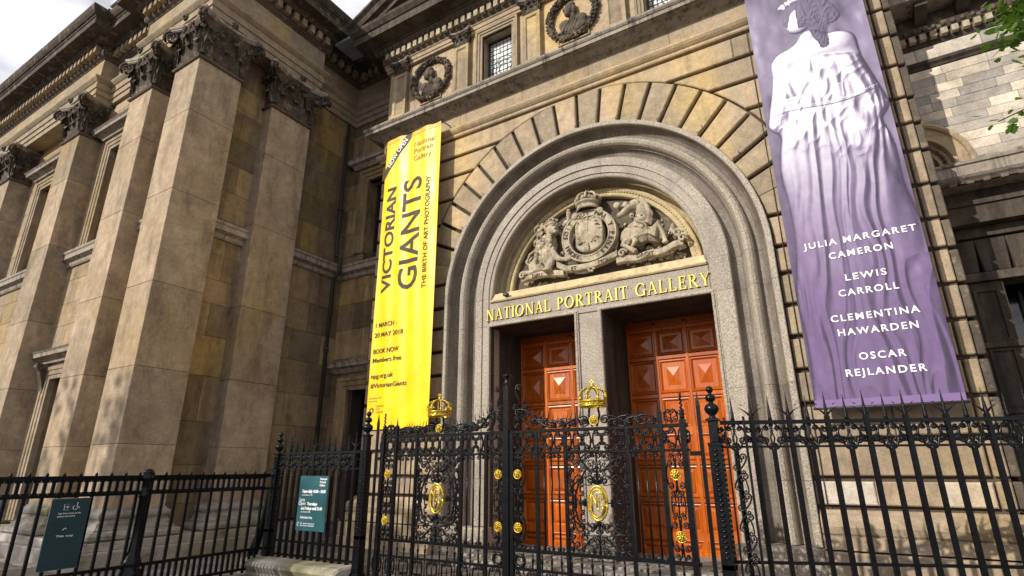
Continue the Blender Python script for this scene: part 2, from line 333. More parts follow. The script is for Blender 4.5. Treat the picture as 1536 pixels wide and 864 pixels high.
# backing behind the channelled joints
for sgn in (-1, 1):
    xe = XL+.03 if sgn < 0 else XR-.12
    poly = [(xe, 0), (CX+sgn*3.5, 0), (CX+sgn*3.5, ZA)]+[(CX+sgn*3.5*cos(radians(a)), ZA+3.5*sin(radians(a))) for a in range(6, 90, 6)]+[(CX, ZA+3.5), (CX, 10.6), (xe, 10.6)]
    obj('wall_backing', MB().prism(poly, 10.6, 10.09), 'joint', G)
for ri in range(len(rows)-1):
    z0, z1 = rows[ri]+gp, rows[ri+1]-gp
    for sgn in (-1, 1):
        xe = XL if sgn < 0 else 1.50
        zs = [z0+(z1-z0)*k/6 for k in range(7)]
        flush = (z0 < 6.535)
        L0 = abs(CX-xe)
        cut = []
        base = min(lim(z0), lim(z1)) if False else 3.62
        if ri < 13:
            if ri == 0 and sgn > 0: cut = [L0-.55, L0-1.35]
            elif ri % 2 == 0: cut = [L0-(.95 if sgn > 0 else 1.3)]
            else: cut = [L0-(.55 if sgn > 0 else .6)]
        elif ri == 13: cut = [L0-.9, L0-2.0]
        elif ri == 14: cut = [L0-1.4, L0-3.0]
        else: cut = [L0-.8, L0-2.3, L0-3.9]
        cut = [c for c in cut if c > lim(z1)+.25 and c > lim(z0)+.25]
        edges = sorted(cut)
        # from curve outwards
        inner = [(lim(z), z) for z in zs]
        segs = [(None, edges[0] if edges else L0)]+[(edges[k], edges[k+1] if k+1 < len(edges) else L0) for k in range(len(edges))]
        for a, b in segs:
            bb = b-(0.004 if b < L0-.001 else 0)
            if a is None: P = inner+[(bb, z1), (bb, z0)]
            else: P = [(a+.004, z0), (a+.004, z1), (bb, z1), (bb, z0)]
            P = [(CX+sgn*x, z) for x, z in P]
            if max(p[0] for p in P)-min(p[0] for p in P) < .12: continue
            obj('stone_block', MB().prism(P, 10.2, 10.0+random.uniform(-.004, .004), .018), 'pale' if (ri == 0 and sgn > 0 and (a is None or b > L0-.1)) else ('wing' if (sgn > 0 and b > L0-.1) or ri < 3 else 'porch'), G)
        if sgn > 0:   # set back strip at the right-hand corner, rusticated too
            obj('quoin', MB().box(1.535, 1.70, 10.03, 10.6, z0-.01, z1+.01, .016), 'wing', G)
            obj('quoin', MB().box(1.715, XR, 10.10, 10.7, z0-.01, z1+.01, .016), 'carved', G)
# bottom: base blocks, torus moulding and plinth
for sgn in (-1, 1):
    a = CX+sgn*3.62; b = XL if sgn < 0 else XR
    pth = [(min(a, b), 10.0), (max(a, b), 10.0)]
    if sgn > 0: pth.append((max(a, b), 11.5))
    else: pth = [(XL, 11.0)]+pth
    obj('torus_moulding', MB().sweep(pth, [(-.05, 1.045), (.03, 1.045), (.05, 1.0), (.10, .97), (.17, .90), (.19, .82), (.16, .73), (.13, .70), (.20, .69), (.20, .62), (.22, .52), (-.05, .50)]), 'wing', G)
    obj('plinth', MB().sweep(pth, [(-.05, .495), (.24, .495), (.26, .47), (.26, .2), (.32, .18), (.32, -.1), (-.05, -.1)]), 'wing', G)
obj('lightning_cable', MB().tube([(-.50, 9.975, .9), (-.50, 9.975, 6.2), (-.50, 9.965, 9.95)], .007, 5), 'pipe', G)
for k in range(9):   # small wire hooks that once held netting
    a_ = radians(30+15*k); x_, z_ = CX+3.72*cos(a_), ZA+3.72*sin(a_)
    obj('wire_hook', MB().tube([(x_-.07, 9.97, z_), (x_+.05, 9.94, z_+.02), (x_+.04, 9.93, z_+.12), (x_+.07, 9.96, z_+.03)], .006, 4), 'pipe', G)
# voussoirs
NV = 20; vc = (CX, 5.15)
def hit(ang, cz, r, cx):   # ray from vc at ang hits circle
    dx, dz = cos(ang), sin(ang); ox, oz = vc[0]-cx, vc[1]-cz; b_ = ox*dx+oz*dz; c_ = ox*ox+oz*oz-r*r; t = -b_+sqrt(b_*b_-c_); return t
for k in range(NV):
    a0, a1 = radians(18+7.2*k), radians(18+7.2*(k+1)); P = []
    ga = .006
    for j in range(5):
        a = a0+(a1-a0)*j/4; da = 0
        t = hit(a, 5.58, 4.35, CX); P.append((vc[0]+t*cos(a), vc[1]+t*sin(a)))
    for j in range(4, -1, -1):
        a = a0+(a1-a0)*j/4; t = hit(a, ZA, 3.61, CX); P.append((vc[0]+t*cos(a), vc[1]+t*sin(a)))
    # pull the two radial sides in to leave a joint
    n0 = Vector((-sin(a0), cos(a0)))*gp; n1 = Vector((sin(a1), -cos(a1)))*gp
    P[0] = tuple(Vector(P[0])+n0); P[9] = tuple(Vector(P[9])+n0); P[4] = tuple(Vector(P[4])+n1); P[5] = tuple(Vector(P[5])+n1)
    obj('voussoir', MB().prism(P, 10.2, 9.985+random.uniform(-.004, .004), .02), 'porch', G)
# granite arch mouldings
gprof = [(0, 10.5), (0, 9.89), (.012, 9.875), (.095, 9.875), (.11, 9.89), (.112, 9.96), (.13, 10.05), (.17, 10.13), (.23, 10.18), (.30, 10.185), (.315, 10.18), (.317, 10.12), (.335, 10.06), (.37, 10.015), (.42, 9.995), (.47, 10.015), (.505, 10.06), (.522, 10.12), (.525, 10.16), (.545, 10.165), (.55, 10.21), (.59, 10.27), (.66, 10.30), (.74, 10.29), (.765, 10.26), (.77, 10.10), (.79, 10.085), (.96, 10.085), (.965, 10.115), (1.12, 10.115), (1.125, 10.14), (1.17, 10.14), (1.175, 10.5)]
GS = (('granite', 1, 6), ('granite_dark', 5, 12), ('granite', 11, 19), ('granite_dark', 18, 25), ('granite', 24, 33))   # the hollow mouldings are darker than the rest
JZ = [.52, 1.45, 2.95, 4.72, 5.37]
for sgn in (-1, 1):
    for i in range(len(JZ)-1):
        z0, z1 = JZ[i]+.003, JZ[i+1]-.003
        pr = gprof if i == 3 or True else gprof
        pth = [(CX+sgn*3.6, z0), (CX+sgn*3.6, z1)]
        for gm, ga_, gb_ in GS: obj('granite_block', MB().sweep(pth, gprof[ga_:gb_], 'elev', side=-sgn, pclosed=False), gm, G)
    obj('granite_foot', MB().prism([(CX+sgn*3.66, -.1), (CX+sgn*2.38, -.1), (CX+sgn*2.38, .51), (CX+sgn*3.62, .51)], 10.6, 9.86, .03), 'granite', G)
    # the front of the jamb round the door opening
    obj('granite_jamb', MB().box(min(CX+sgn*2.435, CX+sgn*2.60), max(CX+sgn*2.435, CX+sgn*2.60), 10.15, 11.46, .5, 4.95), 'granite', G)
NA = 9
for k in range(NA):
    a0, a1 = 180-180*k/NA-.04, 180-180*(k+1)/NA+.04
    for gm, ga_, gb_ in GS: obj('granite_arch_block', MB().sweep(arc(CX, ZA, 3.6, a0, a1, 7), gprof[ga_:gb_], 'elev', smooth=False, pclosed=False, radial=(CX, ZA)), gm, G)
obj('granite_backing', MB().sweep([(CX-3.6, .5), (CX-3.6, ZA)]+arc(CX, ZA, 3.6, 180, 0, 63)[1:-1]+[(CX+3.6, ZA), (CX+3.6, .5)], [(min(1.165, max(.01, o_)), y_+.012) for o_, y_ in gprof[1:-1]], 'elev', pclosed=False), 'joint', G)
# inner reveal of the tympanum: dark roll, cream soffit, bead and cove
def ring(name, r, prof, m, n=40, a0=180, a1=0, zc=None):
    return obj(name, MB().sweep(arc(CX, ZA if zc is None else zc, r, a0, a1, n), prof, 'elev', smooth=True), m, G)
ring('arch_roll', 2.43, [(0.0, 10.14), (.03, 10.15), (.05, 10.18), (.05, 10.23), (.03, 10.26), (0, 10.27), (-.03, 10.25), (-.03, 10.16)], 'granite')
ring('arch_soffit', 2.43, [(-.02, 10.27), (.0, 10.27), (.0, 10.60), (.30, 10.66), (.30, 10.75), (-.02, 10.75)], 'cream')
ring('arch_bead', 2.30, [(0, 10.52), (.04, 10.50), (.08, 10.52), (.10, 10.56), (.13, 10.53), (.17, 10.52), (.20, 10.55), (.21, 10.66), (0, 10.66)], 'cream')
d0 = MB().ell((0, 0, 0), (.028, .02, .028), 6); bead = None
for k in range(95):
    a = pi*(k+.5)/95; p = (CX+2.215*cos(a), 10.535, ZA+2.215*sin(a))
    if bead is None: bead = obj('bead', d0, 'cream', G, loc=Vector(p)-Vector(G.location))
    else: inst(bead, G, p)
obj('tympanum_panel', MB().prism(arc(CX, ZA, 2.35, 180, 0, 40), 10.95, 10.68), 'carved', G)  # darker stone colour stands in for the shadow behind the arms
# lintel, letters' band, ledge of the tympanum
obj('lintel', MB().box(CX-2.44, CX+2.44, 10.12, 11.46, 4.70, 5.26, .01), 'granite', G)
obj('tympanum_ledge', MB().sweep([(CX-2.42, 10.12), (CX+2.42, 10.12)], [(-.6, 5.265), (.03, 5.265), (.05, 5.29), (.05, 5.315), (.02, 5.33), (-.02, 5.34), (-.10, 5.50), (-.22, 5.53), (-.6, 5.55)]), 'cream', G)
obj('door_pillar', MB().prism([(-4.56, 10.14), (-3.97, 10.14), (-3.97, 11.46), (-4.56, 11.46)], .05, 4.69, .0, axis='z'), 'granite', G)
# narrow moulding round each opening
for x0, x1 in ((-6.67, -4.56), (-3.97, -1.80)):
    pr = [(0, 10.13), (0, 10.085), (.02, 10.075), (.045, 10.08), (.05, 10.10), (.075, 10.105), (.08, 10.13)]
    obj('opening_moulding', MB().sweep([(x0, .5), (x0, 4.70), (x1, 4.70), (x1, .5)], pr, 'elev', side=-1), 'granite', G)
    obj('door_reveal', MB().box(x0-.06 if x0 < -5 else x0-.03, x0+.002, 10.16, 11.48, .06, 4.695), 'granite_shade', G)
    obj('door_soffit', MB().box(x0+.003, x1-.003, 10.16, 11.48, 4.692, 4.75), 'granite_shade', G)
# doors
def door(x0, ncol, cw, x1, label):
    D = obj('door', MB().box(x0, x1, 11.56, 11.66, .06, 4.75), 'wood', G, label)
    rz = [.06, .40, 1.04, 1.74, 2.36, 3.07, 3.87, 4.50]; st = .075
    for i in range(ncol+1):
        cx_ = x0+i*cw
        if cx_-st/2 > x1: break
        obj('stile', MB().box(max(x0, cx_-st/2), min(x1, cx_+st/2), 11.50, 11.56, .06, 4.66, .012), 'wood', D)
    for j, z in enumerate(rz):
        h = .085 if j not in (0, 1, 4) else .15
        obj('rail', MB().box(x0, x1, 11.505, 11.557, z-h/2, z+h/2, .012), 'wood', D)
    for i in range(ncol):
        for j in range(len(rz)-1):
            a, b = x0+i*cw+st/2, min(x1, x0+(i+1)*cw-st/2); z0, z1 = rz[j]+.06, rz[j+1]-.06
            if b-a < .12: continue
            mb = MB(); m_ = .03
            # bolection frame then raised pyramid
            mb.sweep([(a, z0), (a, z1), (b, z1), (b, z0)], [(0, 11.56), (0, 11.515), (.02, 11.51), (.035, 11.53), (.05, 11.545), (.055, 11.56)], 'elev', closed=True, side=1)
            ii = .075 if j < 5 else (.11 if j == 6 else .15); a2, b2, c2, d2 = a+ii, b-ii, z0+ii, z1-ii; mx_, mz_ = (a2+b2)/2, (c2+d2)/2
            if j >= 5: mb.box(a+.055, b-.055, 11.546, 11.556, z0+.055, z1-.055)
            if j == 6 or j == 5: ap = [(mx_, 11.50, mz_)]; mb.add([(a2, 11.545, c2), (b2, 11.545, c2), (b2, 11.545, d2), (a2, 11.545, d2)]+ap, [(0, 1, 4), (1, 2, 4), (2, 3, 4), (3, 0, 4)])
            else:
                q = .05; mb.add([(a2, 11.55, c2), (b2, 11.55, c2), (b2, 11.55, d2), (a2, 11.55, d2), (a2+q, 11.522, c2+q), (b2-q, 11.522, c2+q), (b2-q, 11.522, d2-q), (a2+q, 11.522, d2-q)], [(0, 1, 5, 4), (1, 2, 6, 5), (2, 3, 7, 6), (3, 0, 4, 7), (4, 5, 6, 7)])
            obj('door_panel', mb, 'wood', D, clean=False)
    return D
door(-6.68, 4, .68, -4.5, 'left red oak panelled door')
door(-3.97, 4, .645, -1.75, 'right red oak panelled door')
obj('door_head', MB().box(-6.8, -1.6, 11.50, 11.9, 4.6, 4.72), 'wood', G)
obj('door_threshold', MB().box(-6.75, -1.7, 10.2, 11.7, -.05, .055), 'base', G)
for k in range(3): obj('step', MB().box(-7.0+.0*k, -1.4, 9.85-.34*(k+1), 9.85-.34*k, -.1, -.0+.04*(3-k)-.055+.02, .008), 'base', G)
# gilt inscription
def LET(ch):
    """serif capitals, height 1: list of polygons; returns polys, advance"""
    T, t, s = .125, .045, .036
    def slab(x, w, z): return [(x-w/2, z), (x+w/2, z), (x+w/2, z+s), (x-w/2, z+s)]
    def stem(x, w=T, ser=True):
        r = [[(x-w/2, 0), (x+w/2, 0), (x+w/2, 1), (x-w/2, 1)]]
        if ser: r += [slab(x, w+.16, 0), slab(x, w+.16, 1-s)]
        return r
    def ringq(cx, cz, rx, rz, thx, thz, a0, a1, n=16):
        out = []
        for i in range(n):
            a, b = radians(a0+(a1-a0)*i/n), radians(a0+(a1-a0)*(i+1)/n)
            out.append([(cx+rx*cos(a), cz+rz*sin(a)), (cx+rx*cos(b), cz+rz*sin(b)), (cx+(rx-thx)*cos(b), cz+(rz-thz)*sin(b)), (cx+(rx-thx)*cos(a), cz+(rz-thz)*sin(a))])
        return out
    def diag(x0, z0, x1, z1, w): return [[(x0-w/2, z0), (x0+w/2, z0), (x1+w/2, z1), (x1-w/2, z1)]]
    if ch == 'N': return [stem(.16, t+.01, False)[0], slab(.14, .26, 0), slab(.10, .22, 1-s), stem(.80, t+.01, False)[0], slab(.80, .26, 1-s)]+diag(.17, 1, .76, 0, T+.04), .98
    if ch == 'A': return diag(.12, 0, .41, 1, t)+diag(.74, 0, .44, 1, T)+[[(.22, .33), (.64, .33), (.64, .33+t), (.22, .33+t)], slab(.12, .24, 0), slab(.74, .28, 0)], .88
    if ch == 'T': return stem(.40, T, False)[:1]+[slab(.40, .32, 0), [(.04, 1-t), (.76, 1-t), (.76, 1), (.04, 1)], [(.04, .80), (.085, .80), (.10, 1), (.04, 1)], [(.76, .80), (.715, .80), (.70, 1), (.76, 1)]], .82
    if ch == 'I': return stem(.18), .36
    if ch == 'O': return ringq(.50, .5, .46, .52, T+.01, .05, 0, 360, 28), 1.02
    if ch == 'L': return stem(.18)+[[(.18, 0), (.68, 0), (.68, t), (.18, t)], [(.68, 0), (.68, .26), (.635, .26), (.61, 0)]], .74
    if ch == 'P': return stem(.18)+ringq(.30, .745, .34, .255, T, .05, -90, 90, 12)+[[(.2, 1-.05), (.3, 1-.05), (.3, 1), (.2, 1)], [(.2, .49), (.3, .49), (.3, .54), (.2, .54)]], .70
    if ch == 'R': return stem(.18)+ringq(.30, .745, .34, .255, T, .05, -90, 90, 12)+[[(.2, 1-.05), (.3, 1-.05), (.3, 1), (.2, 1)], [(.2, .49), (.3, .49), (.3, .54), (.2, .54)], slab(.80, .22, 0)]+diag(.74, 0, .38, .5, T+.02), .86
    if ch == 'G': return ringq(.50, .5, .46, .52, T+.01, .05, 50, 325, 24)+[stem(.80, T, False)[0][:2]+[(.8775, .44), (.7225, .44)], slab(.80, .30, .44-s), [(.80, .68), (.845, .68), (.845, .93), (.80, .86)]], .98
    if ch == 'E': return stem(.18)+[[(.18, 0), (.66, 0), (.66, t), (.18, t)], [(.18, 1-t), (.62, 1-t), (.62, 1), (.18, 1)], [(.18, .49), (.50, .49), (.50, .49+t), (.18, .49+t)], [(.66, 0), (.66, .24), (.615, .24), (.59, 0)], [(.62, 1), (.62, .78), (.575, .78), (.55, 1)], [(.50, .40), (.50, .63), (.46, .63), (.46, .40)]], .74
    if ch == 'Y': return [stem(.42, T, False)[0][:2]+[(.4975, .45), (.3425, .45)], slab(.42, .30, 0), slab(.12, .28, 1-s), slab(.73, .22, 1-s)]+diag(.42, .42, .13, 1, T)+diag(.42, .42, .73, 1, t), .86
    return [], .45
INS = obj('inscription', MB().box(CX-2.4, CX+2.4, 10.112, 10.13, 4.84, 4.842), 'granite', G)
tx = 'NATIONAL PORTRAIT GALLERY'; H = .255; sp = .09
tot = sum(LET(c)[1]+sp for c in tx)-sp; kx = (6.83-1.69)/(tot*H); x = -6.83
kx = 4.98/(tot*H); x = -6.76
for c in tx:
    ps, adv = LET(c)
    if ps:
        mb = MB()
        for i, p in enumerate(ps): mb.prism([(x+u*H*kx, 4.85+v*H) for u, v in p], 10.118, 10.088-.0007*i, 0)
        obj('letter', mb, 'gilt', INS, clean=False)
    x += (adv+sp)*H*kx
# solid mass behind so that no joint lets daylight through
core = MB().box(XL, -6.73, 10.61, 13, 0, 10.6).box(-1.73, XR-.08, 10.61, 13, 0, 10.6).box(-6.73, -1.73, 11.67, 13, 0, 5).box(-6.73, -1.73, 10.96, 13, 4.72, 10.6).box(XL+.01, XR-.09, 10.62, 16, 10.6, 15.2)
core.box(XL, XR-.08, 13, 20, 0, 15)
obj('wall_core', core, 'porch', G)
# string course, frieze, main ledge
pf = [(XL, 11.0), (XL, 10.0), (XR, 10.0), (XR, 14.0)]
pf = [(XL, 10.98), (XL, 10.0), (XR, 10.0), (XR, 11.6)]
obj('string_course', MB().sweep(pf, [(-.1, 9.985), (.03, 9.985), (.05, 10.01), (.05, 10.06), (.08, 10.08), (.12, 10.12), (.15, 10.17), (.15, 10.21), (.12, 10.24), (-.1, 10.29)]), 'porch', G)
xs = [XL]+[-9.3, -7.6, -5.7, -3.9, -2.0, -.3, 1.0]+[XR]
for a, b in zip(xs, xs[1:]): obj('frieze_stone', MB().box(a+(.003 if a > XL else 0), b-.003, 9.995, 10.3, 10.275, 10.70, .004), 'porch', G)
obj('main_ledge', MB().sweep(pf, [(-.2, 10.69), (.02, 10.69), (.04, 10.72), (.12, 10.73), (.22, 10.78), (.27, 10.83), (.37, 10.835), (.37, 10.85), (.40, 10.85), (.40, 10.94), (.42, 10.95), (.45, 10.99), (.45, 11.04), (.42, 11.06), (-.2, 11.16)]), 'ledge', G)
# attic storey
PXS = [-4.235+2.2275*(k-2.5) for k in range(6)]
obj('attic_wall', MB().box(XL+.02, -7.10, 10.04, 10.6, 11.1, 13.4).box(-5.98, -2.63, 10.04, 10.6, 11.1, 13.4).box(-1.50, XR-.02, 10.04, 10.6, 11.1, 13.4).box(-7.10, -5.98, 10.04, 10.6, 13.0, 13.4).box(-2.63, -1.50, 10.04, 10.6, 13.0, 13.4), 'porch', G)
obj('attic_beam', MB().sweep(pf, [(-.2, 13.12), (.06, 13.12), (.06, 13.2), (.085, 13.21), (.085, 13.33), (.11, 13.345), (.13, 13.38), (-.2, 13.38)]), 'porch', G)
for px in PXS:
    P = obj('attic_pilaster', MB().box(px-.25, px+.25, 9.93, 10.1, 11.15, 12.9), 'porch', G)
    fr = MB().sweep([(px-.25, 11.34), (px-.25, 12.86), (px+.25, 12.86), (px+.25, 11.34)], [(0, 9.935), (0, 9.895), (.09, 9.895), (.105, 9.91), (.12, 9.935)], 'elev', closed=True, side=1)
    obj('panel_frame', fr, 'porch', P)
    obj('pilaster_base', MB().sweep([(px-.25, 10.1), (px-.25, 9.9), (px+.25, 9.9), (px+.25, 10.1)], [(-.02, 11.16), (.10, 11.16), (.10, 11.26), (.07, 11.28), (.05, 11.31), (.01, 11.35), (-.02, 11.35)]), 'ledge', P)
for wx in (PXS[1]+PXS[2], PXS[3]+PXS[4]):
    wx /= 2; x0, x1 = wx-.47, wx+.47
    W = obj('attic_window', MB().sweep([(x0, 11.18), (x0, 12.93), (x1, 12.93), (x1, 11.18)], [(0, 10.1), (-.0, 10.0), (.06, 10.0), (.07, 9.97), (.13, 9.97), (.14, 9.94), (.20, 9.94), (.22, 10.1)], 'elev', side=-1), 'porch', G)
    obj('reveal', MB().box(x0-.1, x0, 10.05, 10.62, 11.15, 13.0).box(x1, x1+.1, 10.05, 10.62, 11.15, 13.0).box(x0, x1, 10.05, 10.62, 12.93, 13.05), 'porch', W)
    obj('pane', MB().box(x0, x1, 10.36, 10.38, 11.15, 12.93), 'leadglass', W)
    ld = MB()
    for k in range(9): ld.box(x0+.94*k/8-.0035, x0+.94*k/8+.0035, 10.345, 10.36, 11.15, 12.93)
    for k in range(13): ld.box(x0, x1, 10.343, 10.358, 11.15+.15*k-.0035, 11.15+.15*k+.0035)
    for r_ in (.13, .24, .34): ld.tube([(wx+r_*cos(a/24*2*pi), 10.34, 11.95+r_*1.15*sin(a/24*2*pi)) for a in range(25)], .007, 4)
    for k in range(10):
        a = 2*pi*k/10; ld.tube([(wx+.13*cos(a), 10.34, 11.95+.15*sin(a)), (wx+.2*cos(a+.5), 10.34, 11.95+.22*sin(a+.5)), (wx+.34*cos(a+.2), 10.34, 11.95+.39*sin(a+.2))], .005, 4)
        ld.tube([(wx+.42*cos(a)+.05*cos(b), 10.34, 11.95+.62*sin(a)+.05*sin(b)) for b in [i*pi/4 for i in range(9)]], .005, 4)
    obj('leading', ld, 'lead', W)
    obj('window_joinery', MB().sweep([(x0, 11.15), (x0, 12.93), (x1, 12.93), (x1, 11.15)], [(0, 10.37), (0, 10.32), (.05, 10.32), (.05, 10.37)], 'elev', side=1), 'frame', W)
# attic cornice
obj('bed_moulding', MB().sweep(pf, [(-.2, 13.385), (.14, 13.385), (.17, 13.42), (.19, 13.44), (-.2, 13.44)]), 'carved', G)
dm = None
def dentils(parent, pathpts, off, z0, z1, w, step, d, m, egg=None):
    global dm
    src = obj('dentil', MB().box(-w/2, w/2, -d/2, d/2, 0, z1-z0), m, parent, loc=(0, 0, -50)); first = True
    for (ax, ay), (bx, by) in zip(pathpts, pathpts[1:]):
        L_ = hypot(bx-ax, by-ay); dx, dy = (bx-ax)/L_, (by-ay)/L_; nx, ny = dy, -dx; n = int(L_/step)
        for k in range(n):
            t = (k+.5)*L_/n; p = Vector((ax+dx*t+nx*(off+d/2), ay+dy*t+ny*(off+d/2), z0))
            if p.y > 11.6 or p.x < -27.5: continue
            rz_ = atan2(dy, dx)
            if first: src.location = p-rootloc(parent); src.rotation_euler = (0, 0, rz_); first = False
            else: inst(src, parent, p, rz_)
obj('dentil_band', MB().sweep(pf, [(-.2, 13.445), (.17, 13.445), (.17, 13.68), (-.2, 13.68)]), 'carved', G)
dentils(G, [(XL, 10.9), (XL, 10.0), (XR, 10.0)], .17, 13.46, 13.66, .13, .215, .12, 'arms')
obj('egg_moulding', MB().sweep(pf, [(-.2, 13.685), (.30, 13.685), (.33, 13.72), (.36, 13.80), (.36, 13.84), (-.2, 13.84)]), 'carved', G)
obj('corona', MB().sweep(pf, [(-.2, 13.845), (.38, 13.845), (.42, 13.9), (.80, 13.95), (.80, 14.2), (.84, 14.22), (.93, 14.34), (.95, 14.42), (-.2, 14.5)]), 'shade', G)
eg = None
for k in range(70):
    x = XL-.2+k*.18
    p = (x, 9.66, 13.75)
    if eg is None: eg = obj('egg', MB().ell((0, 0, 0), (.055, .05, .06), 6), 'soot', G, loc=Vector(p)-Vector(G.location))
    else: inst(eg, G, p)
# pediment raking up from both ends
ap = (CX, 17.6)
for sgn in (-1, 1):
    e = (CX+sgn*7.05, 14.3)
    pth = [e, ap] if sgn < 0 else [ap, e]
    obj('raking_cornice', MB().sweep(pth, [(0, 10.2), (0, 9.35), (-.14, 9.32), (-.18, 9.2), (-.34, 9.15), (-.42, 9.05), (-.5, 9.05), (-.5, 10.2)], 'elev'), 'shade', G)
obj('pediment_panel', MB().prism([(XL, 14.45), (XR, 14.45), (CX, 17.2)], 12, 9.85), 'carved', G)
# medallions
def wreath(cx, name, seed):
    rnd = random.Random(seed); cz = 12.28
    W = obj('portrait_medallion', MB().lathe([(.0, .0), (.50, .0), (.52, -.02), (.55, .05), (.60, .07), (.62, -.05)], (cx, 10.05, cz), 36, axis='y'), 'carved', G, 'stone medallion with a bust of %s in a wreath' % name if False else None)
    wr = MB()
    wr.add(*(lambda R_, r_, n, m: ([(cx+(R_+r_*cos(b))*cos(a), 9.98-r_*.9*sin(b), cz+(R_+r_*cos(b))*sin(a)) for a in [2*pi*i/n for i in range(n)] for b in [2*pi*j/m for j in range(m)]], [(i*m+j, ((i+1) % n)*m+j, ((i+1) % n)*m+(j+1) % m, i*m+(j+1) % m) for i in range(n) for j in range(m)]))(.63, .08, 40, 6), True)
    for i in range(190):
        a = rnd.uniform(0, 2*pi); b = rnd.uniform(-.2, pi+.2); R_ = .63+.085*cos(b)
        c = (cx+R_*cos(a), 9.98-.085*sin(b), cz+R_*sin(a))
        if i % 3: wr.ell(c, (.045, .022, .026), 6, Matrix.Rotation(-a+pi/2+rnd.uniform(-.7, .7), 3, 'Y'))
        else: wr.ell(c, (.032, .032, .032), 6)
    obj('wreath', wr, 'soot', W)
    b_ = MB(); s = rnd.choice((-1, 1))
    b_.ell((cx-.05*s, 9.93, cz+.17), (.125, .12, .165), 12, Matrix.Rotation(.25*s, 3, 'Y')); b_.ell((cx-.09*s, 9.90, cz+.04), (.085, .09, .11), 10)
    b_.ell((cx-.175*s, 9.88, cz+.14), (.03, .05, .04), 8); b_.ell((cx-.0*s, 9.94, cz+.27), (.12, .11, .08), 10); b_.ell((cx+.07*s, 9.95, cz+.14), (.07, .09, .12), 8)
    b_.ell((cx+.0*s, 9.99, cz-.02), (.10, .08, .14), 8); b_.ell((cx+.02*s, 9.98, cz-.36), (.36, .10, .20), 12); b_.ell((cx-.20*s, 9.98, cz-.22), (.17, .09, .15), 10, Matrix.Rotation(.5, 3, 'Y')); b_.ell((cx+.22*s, 9.98, cz-.22), (.18, .09, .16), 10, Matrix.Rotation(-.5, 3, 'Y'))
    for k in range(4): b_.tube([(cx+s*(-.26+.10*k), 9.91, cz-.48), (cx+s*(-.12+.09*k), 9.87, cz-.30), (cx+s*(.03+.05*k), 9.90, cz-.10)], [.022, .020, .010], 5)
    bo = obj('bust', b_, 'carved', W, clean=False); fuse(bo, .014, 1, .4)
    pw = .42 if len(name) > 7 else .37
    pl = obj('name_plate', MB().sweep([(cx-pw, 11.53), (cx-pw, 11.69), (cx+pw, 11.69), (cx+pw, 11.53)], [(0, 10.06), (0, 9.99), (.02, 9.99), (.025, 10.03), (.03, 10.06)], 'elev', closed=True).box(cx-pw, cx+pw, 10.025, 10.05, 11.53, 11.69), 'porch', W)
    obj('lettering', put_text(name, cx-pw+.05, 11.56, .10, 10.02, pw*2-.1, ext=.006), 'soot', W)
wreath((PXS[0]+PXS[1])/2, 'CARLYLE', 1); wreath((PXS[2]+PXS[3])/2, 'STANHOPE', 2); 
wreath((PXS[4]+PXS[5])/2, 'MACAULAY', 3) if False else None
# ------------------------------------------------------------------ royal arms in the tympanum (offsets from the axis, heights absolute)
def AP(x, z): return (CX-.03+x, z)
ARMS = obj('coat_of_arms', MB().prism([AP(-1.6, 5.56), AP(1.95, 5.56), AP(1.95, 5.62), AP(-1.6, 5.62)], 10.7, 10.6), 'arms', G)
def E3(mb, x, z, rx, rz, y=10.55, ry=None, rot=0, n=10):
    mb.ell((CX-.03+x, y, z), (rx, ry if ry else min(rx, rz)*.8, rz), n, Matrix.Rotation(-rot, 3, 'Y'))
def T3(mb, pts, r, y=10.55, n=7):
    mb.tube([(CX-.03+p[0], (p[2] if len(p) > 2 else y), p[1]) for p in pts], r, n)
def arm_part(name, mb, vox=.014, sm=2):
    o = obj(name, mb, 'arms', ARMS, clean=False)
    if vox: fuse(o, vox, sm, .4)
    return o
rnd = random.Random(5)
li = MB()
E3(li, -1.12, 6.42, .26, .42, 10.55, .16, -.35); E3(li, -1.02, 6.28, .20, .30, 10.47, .14); E3(li, -1.38, 6.10, .24, .22, 10.56, .15)
E3(li, -.90, 6.88, .15, .17, 10.44, .15); E3(li, -.80, 6.82, .09, .10, 10.36, .10); E3(li, -.765, 6.76, .055, .04, 10.32, .06); E3(li, -.84, 6.96, .05, .03, 10.33, .04)
E3(li, -.765, 6.85, .045, .03, 10.29, .05)
for s_ in (-1, 1): E3(li, -.87+.075*s_, 7.0, .035, .045, 10.42, .03)
for i in range(70):   # mane locks
    a = rnd.uniform(0, 1); x_ = -1.08+.18*sin(a*9+i)+(-.1)*a*.6; z_ = 7.0-.85*a+rnd.uniform(-.05, .05); dx_ = rnd.uniform(-.08, .04)
    T3(li, [(x_, z_+.08, 10.42), (x_+dx_, z_, 10.37), (x_+dx_*1.6, z_-.10, 10.42)], [.035, .034, .012], n=5)
T3(li, [(-1.0, 6.25, 10.45), (-.98, 6.05, 10.42), (-1.02, 5.92, 10.38)], [.10, .085, .09]); E3(li, -1.02, 5.90, .12, .06, 10.34, .12)
T3(li, [(-.95, 6.35, 10.45), (-.75, 6.12, 10.42), (-.52, 6.06, 10.42)], [.09, .07, .05]); E3(li, -.48, 6.06, .08, .05, 10.4, .08)
T3(li, [(-1.45, 6.05, 10.5), (-1.28, 5.94, 10.42), (-1.48, 5.92, 10.40), (-1.66, 5.95, 10.40)], [.13, .09, .07, .06]); 
for t_ in range(4): E3(li, -1.08+.045*t_, 5.87, .02, .03, 10.24, .04, n=6)
T3(li, [(-1.5, 6.1), (-1.66, 6.25), (-1.58, 6.45), (-1.42, 6.52), (-1.36, 6.66)], [.04, .035, .03, .03, .05])
arm_part('lion', li, .0125, 0)
